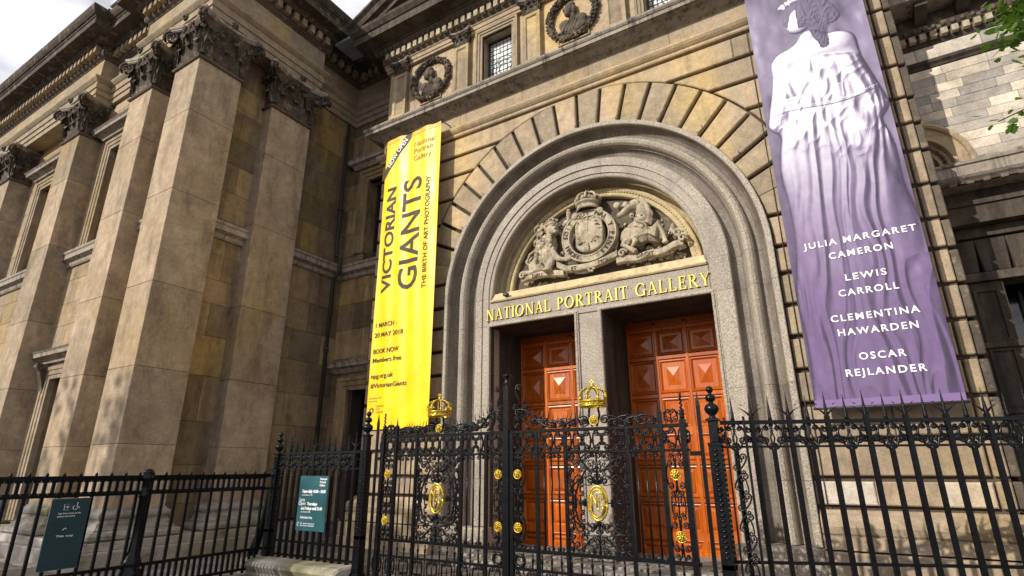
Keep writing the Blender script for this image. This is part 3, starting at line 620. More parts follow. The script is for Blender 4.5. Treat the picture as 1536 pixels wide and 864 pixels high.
lc = MB(); lc.lathe([(.12, 0), (.13, .02), (.12, .05), (.135, .07)], (CX-.93, 10.44, 7.0), 12)
for k in range(7): a = 2*pi*k/7; lc.ell((CX-.93+.125*cos(a), 10.44+.125*sin(a), 7.10), (.022, .022, .04), 6)
for k in range(3): a = pi*k/3; lc.tube([(CX-.93+.12*cos(a+b)*cos(0) if False else CX-.93+.12*cos(b)*cos(a), 10.44+.12*cos(b)*sin(a), 7.06+.10*sin(b)) for b in [pi*i/8 for i in range(9)]], .014, 5)
lc.ell((CX-.93, 10.44, 7.19), (.03, .03, .035), 6); arm_part('lion_crown', lc, 0)
un = MB()
E3(un, 1.08, 6.36, .28, .30, 10.50, .18, .3); E3(un, .90, 6.30, .20, .22, 10.45, .16); E3(un, 1.42, 6.28, .26, .20, 10.55, .15, -.3)
T3(un, [(1.12, 6.45, 10.48), (1.24, 6.72, 10.46), (1.18, 6.96, 10.42)], [.19, .15, .115]); E3(un, 1.07, 6.97, .16, .125, 10.38, .12, .45)
T3(un, [(1.08, 6.98, 10.37), (.94, 6.88, 10.32), (.80, 6.78, 10.29)], [.115, .085, .065]); E3(un, .785, 6.765, .075, .06, 10.28, .07); E3(un, 1.0, 6.99, .03, .02, 10.26, .03); E3(un, 1.16, 7.11, .02, .05, 10.42, .02)
for i in range(46):
    a = i/46; x_ = 1.22+.13*sin(a*pi*.8); z_ = 7.10-.60*a; T3(un, [(x_-.04, z_+.03, 10.38), (x_+.04, z_, 10.37), (x_+.08+rnd.uniform(-.02, .03), z_-.07+rnd.uniform(-.03, .03), 10.42)], [.028, .028, .01], n=5)
T3(un, [(.92, 6.30, 10.42), (.78, 6.10, 10.36), (.95, 5.98, 10.36), (1.05, 5.90, 10.34)], [.10, .07, .055, .06]); T3(un, [(.98, 6.28, 10.40), (1.06, 6.12, 10.34), (.98, 6.02, 10.32)], [.09, .065, .04])
T3(un, [(1.40, 6.22, 10.45), (1.56, 6.44, 10.40), (1.62, 6.20, 10.40), (1.66, 6.02, 10.38)], [.14, .085, .05, .05]); E3(un, 1.66, 5.99, .07, .04, 10.36, .06)
for i in range(22): b = rnd.uniform(-.6, .9); T3(un, [(1.72, 6.2, 10.5), (1.80+.06*b, 6.32+.1*b, 10.44), (1.88-.04*b, 6.2+.22*b, 10.44)], [.03, .028, .012], n=5)
arm_part('unicorn', un, .0125, 0)
ch_ = MB()
for i in range(30): a = i/29; ch_.ell((CX+1.07+.22*sin(a*5), 10.27+.05*a, 6.56-.5*a), (.02, .012, .014), 6)
ch_.lathe([(.15, 0), (.17, .03), (.17, .06), (.15, .09)], (CX+1.17, 10.46, 6.56), 14)
for k in range(9): a = 2*pi*k/9; ch_.ell((CX+1.17+.16*cos(a), 10.46+.16*sin(a), 6.68), (.018, .018, .03), 6)
arm_part('collar_chain', ch_, 0)
ga = MB(); n = 48
def ell_ring(mb, cx, cz, r0x, r0z, r1x, r1z, y0, y1, a0=0, a1=360, n=48):
    vs = []; fs = []
    for i in range(n+1):
        a = radians(a0+(a1-a0)*i/n); c_, s_ = cos(a), sin(a)
        vs += [(cx+r0x*c_, y0+.10, cz+r0z*s_), (cx+r0x*c_, y0, cz+r0z*s_), (cx+(r0x*.96+r1x*.04)*c_, y1, cz+(r0z*.96+r1z*.04)*s_), (cx+(r1x*.92+r0x*.08)*c_, y1, cz+(r1z*.92+r0z*.08)*s_), (cx+r1x*c_, y0, cz+r1z*s_), (cx+r1x*c_, y0+.10, cz+r1z*s_)]
    for i in range(n):
        for k in range(5): fs.append((i*6+k, (i+1)*6+k, (i+1)*6+k+1, i*6+k+1))
    mb.add(vs, fs, False)
GC = (CX-.01, 6.50)
ell_ring(ga, GC[0], GC[1], .47, .47, .645, .61, 10.40, 10.33); arm_part('garter_strap', ga, 0)
ell_ring2 = MB(); ell_ring(ell_ring2, GC[0], GC[1], .62, .585, .65, .615, 10.33, 10.315); ell_ring(ell_ring2, GC[0], GC[1], .46, .455, .49, .485, 10.33, 10.315); arm_part('garter_edge', ell_ring2, 0)
gl = MB(); word = 'HONI SOIT QUI MAL Y PENSE'
for i, c in enumerate(word):
    if c == ' ': continue
    a = radians(236-292*i/(len(word)-1)); vs, fs = text_mesh(c, .15, 1, .01); wv = (min(v[0] for v in vs)+max(v[0] for v in vs))/2
    q = []
    for v in vs:
        u, h, d = v[0]-wv, v[1]-.052, v[2]; q.append((GC[0]+.55*cos(a)+u*sin(a)+h*cos(a), 10.318-d, GC[1]+.53*sin(a)-u*cos(a)+h*sin(a)))
    gl.add(q, fs)
obj('motto_lettering', gl, 'carved', ARMS, clean=False)
sh = MB(); shp = []
for i in range(13): t = i/12; shp.append((CX-.33+.64*t, 7.0-.05*sin(pi*t)+(.05*abs(2*t-1)**2)))
for i in range(1, 12): a = -pi*i/12; shp.append((CX-.01+.335*cos(a)*(1 if True else 0), 6.36+.24*sin(a)))
ns = len(shp)
fr = [(p[0], 10.36, p[1]) for p in shp]; bk = [(p[0], 10.55, p[1]) for p in shp]; inn = []
cc = (CX-.01, 6.62)
vs = bk+fr+[((p[0]-cc[0])*.9+cc[0], 10.33, (p[1]-cc[1])*.9+cc[1]) for p in shp]+[((p[0]-cc[0])*.86+cc[0], 10.345, (p[1]-cc[1])*.86+cc[1]) for p in shp]+[((p[0]-cc[0])*.5+cc[0], 10.27, (p[1]-cc[1])*.5+cc[1]) for p in shp]+[(cc[0], 10.25, cc[1])]
fs = [(k*ns+i, k*ns+(i+1) % ns, (k+1)*ns+(i+1) % ns, (k+1)*ns+i) for k in range(4) for i in range(ns)]+[(4*ns+i, 4*ns+(i+1) % ns, 5*ns) for i in range(ns)]
sh.add(vs, fs, True)
sh.tube([(cc[0], 10.33, 6.98), (cc[0]+.01, 10.245, 6.62), (cc[0], 10.33, 6.14)], .012, 5); sh.tube([(cc[0]-.31, 10.345, 6.62), (cc[0], 10.245, 6.60), (cc[0]+.31, 10.345, 6.62)], .012, 5)
for (qx, qz) in ((-.16, 6.8), (.16, 6.8), (-.15, 6.42), (.15, 6.42)):
    for i in range(9): sh.ell((cc[0]+qx+rnd.uniform(-.09, .09), 10.285, qz+rnd.uniform(-.1, .1)), (rnd.uniform(.02, .05), .02, rnd.uniform(.012, .03)), 6)
for s_ in (-1, 1): sh.tube([(cc[0]+s_*(.30-.07*cos(a)*(1-a/14)), 10.33, 7.02+.07*sin(a)*(1-a/14)) for a in [i*.5 for i in range(22)]], .026, 6)
arm_part('shield', sh, 0)
cw = MB(); cxx = CX-.02; cy = 10.42
cw.lathe([(.23, 0), (.26, .01), (.26, .05), (.24, .06), (.25, .13), (.28, .14), (.29, .18), (.26, .2), (.2, .2)], (cxx, cy, 7.12), 24)
for k in range(12):
    a = 2*pi*k/12; cw.ell((cxx+.275*cos(a), cy+.275*sin(a), 7.36), (.035, .035, .05), 6)
for k in range(4):
    a = pi*k/4+.2; cw.tube([(cxx+.30*cos(b)*cos(a), cy+.28*cos(b)*sin(a), 7.34+.20*sin(b)*(1.15 if 0.4 < b < 2.7 else 1)) for b in [pi*i/12 for i in range(13)]], .028, 6)
cw.ell((cxx, cy, 7.36), (.24, .22, .14), 12); cw.ell((cxx, cy, 7.60), (.045, .045, .045), 8); cw.box(cxx-.012, cxx+.012, cy-.012, cy+.012, 7.62, 7.74); cw.box(cxx-.045, cxx+.045, cy-.012, cy+.012, 7.675, 7.70)
arm_part('crown', cw, 0)
def ribbon(pts, w, name, yf=lambda i: 10.40, closed=False):
    mb = MB(); n = len(pts); vs = []; fs = []
    for i, p in enumerate(pts):
        y = yf(i)
        vs += [(CX-.03+p[0], y+.10, p[1]+w/2), (CX-.03+p[0], y, p[1]+w/2), (CX-.03+p[0], y-.025, p[1]+w*.38), (CX-.03+p[0], y-.03, p[1]), (CX-.03+p[0], y-.025, p[1]-w*.38), (CX-.03+p[0], y, p[1]-w/2), (CX-.03+p[0], y+.10, p[1]-w/2)]
    for i in range(n-1):
        for k in range(6): fs.append((i*7+k, (i+1)*7+k, (i+1)*7+k+1, i*7+k+1))
    fs += [tuple(range(7)), tuple((n-1)*7+k for k in range(7))[::-1]]
    mb.add(vs, fs, False); return arm_part(name, mb, 0)
import itertools
ribbon([(-1.72+1.08*i/14, 5.80+.05*sin(i/14*pi*1.2)) for i in range(15)], .14, 'motto_ribbon')
ribbon([(-.78+.22*i/6+.0, 5.98-.14*i/6) for i in range(7)]+[(-.56+1.2*i/14, 5.84-.06*sin(pi*i/14)+.12*(i/14)**2) for i in range(1, 15)], .15, 'motto_ribbon', lambda i: 10.36)
ribbon([(.60+1.4*i/16, 5.80+.02*sin(i)+.30*max(0, i/16-.45)**1.4) for i in range(17)], .15, 'motto_ribbon')
cu = MB()
for (x_, z_) in ((.72, 5.93), (1.98, 6.0), (-1.70, 5.88), (1.9, 6.12)): cu.tube([(CX+x_+(.10-.006*i)*cos(i*.55), 10.36-.002*i, z_+(.10-.006*i)*sin(i*.55)) for i in range(15)], .028, 6)
for i in range(6): cu.ell((CX+.0+.06*cos(i), 10.36, 5.72+.05*sin(i)), (.04, .03, .03), 6)
cu.ell((CX+.62, 10.52, 7.14), (.09, .05, .08), 8)
cu.tube([(CX-.53, 10.45, 6.95), (CX-.50, 10.42, 7.22)], [.04, .055], 8); cu.ell((CX-.5, 10.42, 7.25), (.05, .05, .05), 8)
cu.ell((CX-.56, 10.42, 6.98), (.08, .06, .06), 8)
arm_part('scrollwork', cu, 0)
ar = random.Random(3); fo = MB()
for i in range(330):   # foliage filling the field behind the figures
    x_ = ar.uniform(-1.9, 2.0); z_ = ar.uniform(5.62, 7.3)
    if hypot(x_, z_-ZA) > 2.0 or abs(x_) < .6: continue
    fo.ell((CX+x_, 10.66, z_), (ar.uniform(.04, .1), .03, ar.uniform(.03, .07)), 6, Matrix.Rotation(ar.uniform(0, 3), 3, 'Y'))
arm_part('field_foliage', fo, 0)
ml = MB()
for wd, x_, z_ in (('DIEU', -1.42, 5.78), ('ET', -.42, 5.76), ('MON', .22, 5.80), ('DROIT', 1.05, 5.77)):
    m2 = put_text(wd, CX-.03+x_, z_, .085, 10.362 if wd in ('DIEU', 'DROIT') else 10.322, None, ext=.006); ml.add(m2.v, m2.f)
obj('motto_lettering', ml, 'carved', ARMS, clean=False)
# floodlight above the ledge
obj('floodlight', MB().box(-6.28, -6.16, 10.02, 10.12, 5.36, 5.43, .01).tube([(-6.22, 10.1, 5.34), (-6.22, 10.1, 5.38)], .02, 6), 'pipe', G)
# ------------------------------------------------------------------ recessed bay left of the porch
def wall_rows(parent, plane, kind, a0, a1, zj, lens, holes, m, th=.12, seed=0, proud=0., ch=.005):
    """coursed ashlar; kind 'y' faces -Y at y=plane, kind 'x' faces +X at x=plane; holes = (a0,a1,z0,z1)"""
    r_ = random.Random(seed)
    for i in range(len(zj)-1):
        z0, z1 = zj[i]+.003, zj[i+1]-.003; iv = [(a0, a1)]
        for h in holes:
            if h[2] < z1-.05 and h[3] > z0+.05:
                nv = []
                for p, q in iv:
                    if h[1] <= p or h[0] >= q: nv.append((p, q)); continue
                    if h[0] > p: nv.append((p, h[0]))
                    if h[1] < q: nv.append((h[1], q))
                iv = nv
        for p, q in iv:
            c = [p]; t = p+lens*(.5 if i % 2 else 1)*r_.uniform(.85, 1.15)
            while t < q-lens*.35: c.append(t); t += lens*r_.uniform(.85, 1.15)
            c.append(q)
            for u, v in zip(c, c[1:]):
                if v-u < .02: continue
                d = r_.uniform(0, .004)
                if kind == 'y': mb = MB().box(u+.003, v-.003, plane-d, plane+th, z0, z1, ch)
                else: mb = MB().box(plane-th, plane+d, u+.003, v-.003, z0, z1, ch)
                obj('stone_block', mb, m, parent)
RB = root('recessed_link_wall', (-11.6, 11.3, 0), 'shadowed stone link wall with a dark window and small doorway behind the yellow banner', 'building')
obj('wall_backing', MB().box(-13.1, -11.95, 11.06, 12.2, 0, 15).box(-11.95, -10.5, 11.06, 12.2, 10.45, 15).box(-11.95, -10.5, 11.06, 12.2, 3.8, 7.9).box(-10.5, XL+.1, 11.06, 12.2, 0, 15).box(-11.95, -10.5, 11.06, 12.2, 0, .3).box(-13.1, XL, 12.2, 13, 0, 15), 'joint', RB)
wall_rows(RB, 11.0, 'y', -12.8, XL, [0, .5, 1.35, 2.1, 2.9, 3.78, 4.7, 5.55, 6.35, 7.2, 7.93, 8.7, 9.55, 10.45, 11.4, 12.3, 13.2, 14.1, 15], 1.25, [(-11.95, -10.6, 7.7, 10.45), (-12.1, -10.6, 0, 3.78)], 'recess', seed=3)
for (x0, x1, z0, z1) in ((-11.93, -10.62, 7.95, 10.43), (-12.08, -10.62, .05, 3.76)):
    W = obj('window' if z0 > 5 else 'doorway', MB().sweep([(x0, z0), (x0, z1), (x1, z1), (x1, z0)], [(0, 11.2), (0, 10.96), (.12, 10.96), (.13, 10.93), (.26, 10.93), (.27, 10.9), (.36, 10.9), (.38, 10.94), (.38, 11.05)], 'elev', side=-1), 'recess', RB)
    obj('reveal', MB().box(x0-.1, x0+.004, 11.07, 11.5, z0, z1).box(x0, x1, 11.07, 11.5, z1, z1+.1), 'recess', W)
    obj('pane', MB().box(x0, x1, 11.42, 11.44, z0, z1), 'glass', W)
    fm = MB().box(x0, x0+.07, 11.36, 11.42, z0, z1).box(x0, x1, 11.36, 11.42, z1-.07, z1); fm.box(x0, x1, 11.36, 11.42, (z0+z1)/2-.03, (z0+z1)/2+.03).box((x0+x1)/2-.02, (x0+x1)/2+.02, 11.37, 11.42, z0, z1)
    obj('window_frame', fm, 'frame', W)
    obj('hood', MB().sweep([(x0-.55, 11.05), (x0-.55, 11.0), (XL, 11.0)], [(-.04, z1+.50), (.06, z1+.50), (.10, z1+.56), (.14, z1+.62), (.24, z1+.66), (.25, z1+.74), (.28, z1+.80), (-.04, z1+.84)]), 'ledge', W)
obj('rain_pipe', MB().tube([(-12.70, 10.62, 0.2), (-12.70, 10.62, 7.1), (-12.48, 10.62, 7.3), (-12.48, 10.62, 7.75), (-12.70, 10.62, 7.9), (-12.70, 10.62, 12.6)], .055, 8).tube([(-12.70, 10.62, 2.2), (-12.70, 10.62, 2.32)], .075, 8).tube([(-12.70, 10.62, 4.9), (-12.70, 10.62, 5.02)], .075, 8).tube([(-12.70, 10.62, 9.4), (-12.70, 10.62, 9.52)], .075, 8), 'pipe', RB)
# ------------------------------------------------------------------ left wing with giant pilasters
L = root('pilastered_stone_wing', (-20, 6, 0), 'tall soot stained stone wing at left with giant corinthian pilasters and heavy dentilled cornice', 'building')
obj('wall_backing', MB().box(-40, -27.4, 6.2, 7.2, 0, 15.4).box(-25.6, -22.76, 6.2, 7.2, 0, 15.4).box(-20.9, -17.96, 6.2, 7.2, 0, 15.4).box(-16.24, -12.95, 6.2, 7.2, 0, 15.4).box(-27.4, -16.24, 6.21, 7.2, 4.1, 7.66).box(-27.4, -16.24, 6.21, 7.2, 10.92, 15.4).box(-13.6, -13.06, 6.3, 12.2, 0, 15.4).box(-13.6, -12.96, 10.0, 12.2, 7, 15.4).box(-40, -13.6, 7.2, 12, 0, 15.3).box(-17.9, -16.3, 7.0, 7.2, 0, 11.2), 'joint', L)
zj = [.45, .95, 1.6, 2.35, 3.1, 3.95, 4.75, 5.4, 6.05, 6.75, 7.25, 7.7, 8.5, 9.3, 10.1, 10.9, 11.6, 12.3, 12.7]
holes = [(-17.8, -16.4, 7.9, 10.88), (-17.9, -16.3, 0, 3.95), (-22.68, -21.0, 7.9, 10.88)]
wall_rows(L, 6.1, 'y', -19.0, -15.2, zj, 1.5, holes, 'wing', seed=11)
wall_rows(L, 6.1, 'y', -24.4, -19.4, zj, 1.6, holes, 'wing', seed=12)
wall_rows(L, 6.1, 'y', -29, -24.6, zj, 1.6, [], 'wing', seed=14)
wall_rows(L, 6.1, 'y', -14.9, -13.1, zj, 2.2, [], 'wing', seed=13)
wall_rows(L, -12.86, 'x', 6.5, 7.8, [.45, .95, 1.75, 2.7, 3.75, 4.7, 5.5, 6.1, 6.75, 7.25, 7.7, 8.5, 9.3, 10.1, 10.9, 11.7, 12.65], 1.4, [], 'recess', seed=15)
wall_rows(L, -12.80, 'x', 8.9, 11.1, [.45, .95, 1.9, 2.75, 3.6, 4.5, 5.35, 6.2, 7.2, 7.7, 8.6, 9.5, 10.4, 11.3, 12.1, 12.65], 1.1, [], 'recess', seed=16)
# Corinthian capital, unit: shaft width 1, height 1.1
def leaf(mb, x, z0, w, h, curl, face, d0, rot=0):
    """acanthus leaf standing on a face; face -> function (u, out, z) -> xyz"""
    nu, nv = 6, 9; vs = []
    for j in range(nv+1):
        t = j/nv; ww = w*(.62+.5*sin(pi*min(1, t*1.05))*.9)*(1-.55*max(0, t-.7)/.3); lob = 1+.16*sin(t*pi*7)
        zz = z0+h*(sin(min(t, .86)/.86*pi/2) if t < .86 else 1-((t-.86)/.14)**1.2*.22); oo = d0+.02+curl*(t**2.6)*1.0
        for i in range(nu+1):
            u = (i/nu-.5)*2; rib = -.020*cos(u*pi*3)*(1-.3*t)-.05*u*u*(1-t*.3)
            vs.append(face(x+u*ww*.5*lob, oo+rib, zz+(-.03*abs(u)*h)))
    mb.add(vs, [(j*(nu+1)+i, j*(nu+1)+i+1, (j+1)*(nu+1)+i+1, (j+1)*(nu+1)+i) for j in range(nv) for i in range(nu)], True)
FACES = [lambda u, o, z: (u, -.5-o, z), lambda u, o, z: (.5+o, u, z), lambda u, o, z: (-.5-o, -u, z), lambda u, o, z: (-u, .5+o, z)]
def capital_parts():
    bell = MB(); n = 6; vs = []
    lv = [(-.0, 0), (-.03, .06), (-.03, .5), (.02, .75), (.10, .9), (.12, .95)]
    for o_, z in lv:
        e = .5+o_; vs += [(-e, -e, z), (e, -e, z), (e, e, z), (-e, e, z)]
    bell.add(vs, [(k*4+i, k*4+(i+1) % 4, (k+1)*4+(i+1) % 4, (k+1)*4+i) for k in range(len(lv)-1) for i in range(4)])
    # fluted lower wall of the bell
    neck = MB().sweep([(-.5, -.5), (.5, -.5), (.5, .5), (-.5, .5)], [(-.02, -.06), (.035, -.055), (.055, -.03), (.055, -.01), (.035, .012), (-.02, .02)], closed=True)
    lv_ = MB(); vo = MB()
    for f in FACES[:3]:
        for x in (-.34, 0, .34): leaf(lv_, x, .02, .30, .42, .13, f, -.02)
        for x in (-.5, -.17, .17, .5): leaf(lv_, x, .10, .28, .66, .17, f, -.02) if abs(x) < .4 else leaf(lv_, x*.96, .08, .24, .66, .20, f, .0)
        # inner helices and rosette
        for s in (-1, 1):
            pts = []
            for i in range(26): a = i*.42; r = .085*(1-i/30); pts.append(f(s*(.12+r*cos(a)*1), .16, .80+r*sin(a)))
            vo.tube(pts[::-1], .020, 5)
            vo.tube([f(s*.30, .0, .45), f(s*.26, .08, .64), f(s*.19, .15, .78)], [.022, .026, .02], 5)
        for k in range(7): a = 2*pi*k/7; p = f(.055*cos(a), .24, 1.0+.055*sin(a)); vo.ell(p, (.035, .035, .035), 6)
        vo.ell(f(0, .28, 1.0), (.035, .035, .035), 6)
    for sx, sy in ((1, -1), (-1, -1), (1, 1)):
        for face_i in (0, 1):
            pts = []
            for i in range(34):
                a = -.6+i*.40; r = .155*(1-i/38); q = .66+r*cos(a)*.75; zz = .80+r*sin(a)
                off = (.028 if face_i else -.028)
                pts.append((sx*(q+off), sy*(q-off), zz))
            vo.tube(pts[::-1], [.014+.020*i/33 for i in range(34)], 5)
        vo.tube([(sx*.50, sy*.50, .35), (sx*.55, sy*.55, .6), (sx*.62, sy*.62, .82), (sx*.72, sy*.72, .93)], [.03, .04, .05, .03], 6)
        leaf(lv_, 0, .12, .30, .60, .22, lambda u, o, z, sx=sx, sy=sy: (sx*(.5+o*.7)+u*.7*sy*-1*sx*sx, sy*(.5+o*.7)+u*.7*sx*sy*sy, z), -.03)
    ab = MB(); P = []
    c = .76; t = .07
    for k in range(4):
        a = pi/2*k; R_ = Matrix.Rotation(a, 2)
        pts = [(-c+t, -c-t*.0)]+[(-c+t+(2*c-2*t)*i/8, -c+.17*sin(pi*i/8)) for i in range(9)]
        for p in pts[1:]: P.append(tuple(R_ @ Vector(p)))
    rings = []; prof = [(-.08, .90), (-.03, .925), (-.03, .955), (0, .965), (0, 1.03)]
    m_ = len(P); vs = []
    for o_, z in prof: vs += [(p[0]*(1+o_), p[1]*(1+o_), z) for p in P]
    ab.add(vs, [(k*m_+i, k*m_+(i+1) % m_, (k+1)*m_+(i+1) % m_, (k+1)*m_+i) for k in range(len(prof)-1) for i in range(m_)]+[tuple(range(m_))[::-1], tuple((len(prof)-1)*m_+i for i in range(m_))])
    return dict(capital_bell=bell, neck_moulding=neck, acanthus_leaves=lv_, volutes=vo, abacus=ab)
CAP = None
def capital(parent, cx, cy, z, wx, wy, h, dark=True, sub=True):
    global CAP
    if CAP is None:
        CAP = {k: None for k in ('capital_bell', 'neck_moulding', 'acanthus_leaves', 'volutes', 'abacus')}
        for k, mb in capital_parts().items():
            me = bpy.data.meshes.new(k); me.from_pydata(mb.v, [], mb.f); me.polygons.foreach_set('use_smooth', mb.sm)
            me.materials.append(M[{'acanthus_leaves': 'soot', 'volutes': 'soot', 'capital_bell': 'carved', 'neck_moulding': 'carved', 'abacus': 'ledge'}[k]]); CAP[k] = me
    e = bpy.data.objects.new('capital', CAP['capital_bell']); COL.objects.link(e); e.parent = parent
    base = Vector((cx, cy, z))-(rootloc(parent) if not parent.parent else Vector((0, 0, 0))); e.location = base; e.scale = (wx, wy, h)
    for k in ('neck_moulding', 'acanthus_leaves', 'volutes', 'abacus'):
        c = bpy.data.objects.new(k, CAP[k]); COL.objects.link(c)
        if parent.parent is None: c.parent = e
        else: c.parent = parent; c.location = base; c.scale = (wx, wy, h)
    return e
def pilaster(x0, x1, y0, y1, faces, m2=None):
    """giant pilaster of stone drums; (x0,x1,y0,y1) its plan"""
    j = [.93, 2.14, 3.68, 5.51, 7.73, 9.84, 11.34]
    P = obj('giant_pilaster', MB().box(x0+.03, x1-.03, y0+.03, y1-.03, .4, 11.4), 'wing', L)
    for a, b in zip(j, j[1:]): obj('stone_block', MB().box(x0, x1, y0, y1, a+.003, b-.003, .007), m2 or 'wing', P)
    pp = [(x0, y0), (x1, y0), (x1, y1), (x0, y1)]
    obj('attic_base', MB().sweep(pp, [(-.05, .95), (.02, .95), (.03, .91), (.06, .90), (.09, .87), (.10, .83), (.09, .79), (.06, .76), (.06, .73), (.10, .71), (.12, .64), (.17, .60), (.17, .57), (.24, .55), (.29, .50), (.29, .44), (.25, .405), (-.05, .40)], closed=True), 'base', P)
    return P
PA = pilaster(-13.37, -12.28, 5.5, 6.62, 'both'); capital(PA, -12.825, 6.06, 11.40, 1.09, 1.12, 1.22)
PC = pilaster(-15.62, -14.48, 5.5, 6.3, ''); capital(PC, -15.05, 6.05, 11.40, 1.13, 1.10, 1.22)
PD = pilaster(-19.78, -18.6, 5.5, 6.3, ''); capital(PD, -19.19, 6.05, 11.40, 1.13, 1.10, 1.22)
PE = pilaster(-24.96, -23.84, 5.5, 6.3, ''); capital(PE, -24.4, 6.05, 11.40, 1.13, 1.10, 1.22)
PF = pilaster(-29.2, -28.05, 5.5, 6.3, ''); capital(PF, -28.6, 6.05, 11.40, 1.13, 1.10, 1.22)
PB = pilaster(-13.0, -12.46, 7.68, 8.98, ''); capital(PB, -13.06, 8.33, 11.40, 1.20, 1.30, 1.22)
# entablature
EP = [(-40, 5.6), (-18.55, 5.6), (-18.55, 6.0), (-15.80, 6.0), (-15.80, 5.6), (-12.36, 5.6), (-12.36, 9.08), (-12.74, 9.08), (-12.74, 10.95), (XL-.0, 10.95)]
obj('architrave', MB().sweep(EP, [(-.5, 12.66), (0, 12.66), (0, 12.84), (.035, 12.85), (.035, 13.04), (.07, 13.05), (.07, 13.25), (.10, 13.27), (.16, 13.34), (.18, 13.37), (.18, 13.42), (.0, 13.46), (-.5, 13.46)]), 'porch', L)
obj('frieze', MB().sweep(EP, [(-.5, 13.465), (0.02, 13.465), (0.02, 14.14), (-.5, 14.14)]), 'porch', L)
obj('bed_moulding', MB().sweep(EP, [(-.5, 14.145), (.04, 14.145), (.06, 14.18), (.12, 14.22), (.14, 14.25), (.14, 14.27), (-.5, 14.27)]), 'carved', L)
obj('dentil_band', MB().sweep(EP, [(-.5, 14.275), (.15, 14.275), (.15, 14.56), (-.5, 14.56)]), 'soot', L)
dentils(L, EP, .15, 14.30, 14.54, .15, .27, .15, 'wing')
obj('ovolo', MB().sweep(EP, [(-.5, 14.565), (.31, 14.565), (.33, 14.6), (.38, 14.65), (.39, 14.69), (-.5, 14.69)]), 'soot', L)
obj('corona', MB().sweep(EP, [(-.5, 14.695), (.40, 14.695), (.72, 14.71), (.72, 14.92), (.75, 14.94), (.76, 14.98), (.80, 15.0), (.86, 15.08), (.90, 15.18), (.90, 15.25), (-.5, 15.3)]), 'soot', L)  # shade under the cornice put into the near-black colour
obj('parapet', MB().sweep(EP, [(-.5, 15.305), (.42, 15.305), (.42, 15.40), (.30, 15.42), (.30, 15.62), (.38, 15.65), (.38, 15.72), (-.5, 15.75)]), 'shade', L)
# lead flashing in the corner between the two roofs
obj('lead_flashing', MB().box(-12.05, -11.1, 9.2, 10.0, 14.42, 14.5), 'zinc', L)
obj('lead_flashing', MB().box(-17.6, -16.2, 5.05, 5.6, 15.32, 15.62, .02), 'zinc', L)
# string course pieces between pilasters
sc = [(-.05, 7.16), (.05, 7.16), (.08, 7.2), (.10, 7.28), (.18, 7.32), (.22, 7.34), (.22, 7.47), (.25, 7.50), (.26, 7.56), (.20, 7.59), (-.05, 7.7)]
for pth in ([(-18.6, 6.1), (-15.62, 6.1)], [(-14.48, 6.1), (-13.37, 6.1)], [(-23.84, 6.1), (-19.78, 6.1)], [(-28.05, 6.1), (-24.96, 6.1)], [(-12.86, 6.62), (-12.86, 7.68)], [(-12.80, 8.98), (-12.80, 11.0), (XL, 11.0)]):
    obj('string_course', MB().sweep(pth, sc), 'ledge', L)
# windows
def win(x0, x1, z0, z1, door=False):
    W = obj('door_surround' if door else 'window_surround', MB().sweep([(x0, z0), (x0, z1), (x1, z1), (x1, z0)], [(0, 6.25), (0, 6.07), (.10, 6.07), (.11, 6.045), (.22, 6.045), (.23, 6.02), (.32, 6.02), (.34, 6.06), (.34, 6.15)], 'elev', side=-1), 'wing', L)
    obj('reveal', MB().box(x0-.06, x0+.004, 6.2, 7.0, z0, z1).box(x1-.004, x1+.06, 6.2, 7.0, z0, z1).box(x0, x1, 6.2, 7.0, z1, z1+.05), 'recess', W)
    obj('pane', MB().box(x0, x1, 6.93, 6.95, z0, z1), 'glass', W)
    obj('blind', MB().box(x0+.01, x1-.01, 6.96, 6.97, z0, z1), 'recess', W)
    if not door: obj('glazing_bars', MB().box(x0, x1, 6.88, 6.93, (z0+z1)/2-.03, (z0+z1)/2+.03).box((x0+x1)/2-.02, (x0+x1)/2+.02, 6.89, 6.93, z0, z1), 'frame', W)
    zt = z1+.42
    obj('hood', MB().sweep([(x0-.48, 6.12), (x0-.48, 6.1), (x1+.48, 6.1), (x1+.48, 6.12)], [(-.02, zt), (.10, zt), (.12, zt+.06), (.20, zt+.12), (.30, zt+.15), (.31, zt+.24), (.36, zt+.29), (-.02, zt+.33)]), 'ledge', W)
    if door:
        for s in (x0-.28, x1+.28):
            obj('console', MB().prism([(6.1, z1+.40), (5.80, z1+.40), (5.78, z1+.30), (5.88, z1+.2), (5.98, z1-.1), (6.03, z1-.35), (6.1, z1-.4)], s-.1, s+.1, 0, 'x'), 'soot', W)
win(-17.78, -16.42, 7.72, 10.86); win(-22.66, -21.0, 7.72, 10.86); win(-27.3, -25.7, 7.72, 10.86); win(-17.88, -16.32, .5, 3.93, True)
# stepped plinth round the foot
PP = [(-40, 5.1), (-12.0, 5.1), (-12.0, 9.3), (-12.3, 9.3), (-12.3, 10.9)]
PP = [(-40, 5.18), (-11.97, 5.18), (-11.97, 11.0)]
obj('plinth_course', MB().sweep(PP, [(-1.2, .40), (.0, .40), (.015, .385), (.015, .26), (-1.2, .26)]), 'base', L)
obj('plinth_course', MB().sweep(PP, [(-1.2, .255), (.10, .255), (.12, .23), (.12, .0), (-1.2, .0)]), 'base', L)
obj('plinth_course', MB().sweep(PP, [(-1.2, -.003), (.30, -.003), (.30, -.3), (-1.2, -.3)]), 'base', L)
for px in PXS:
    P = [c for c in G.children if c.name.startswith('attic_pilaster')][PXS.index(px)]
    capital(P, px, 10.14, 12.90, .46, .46, .43)
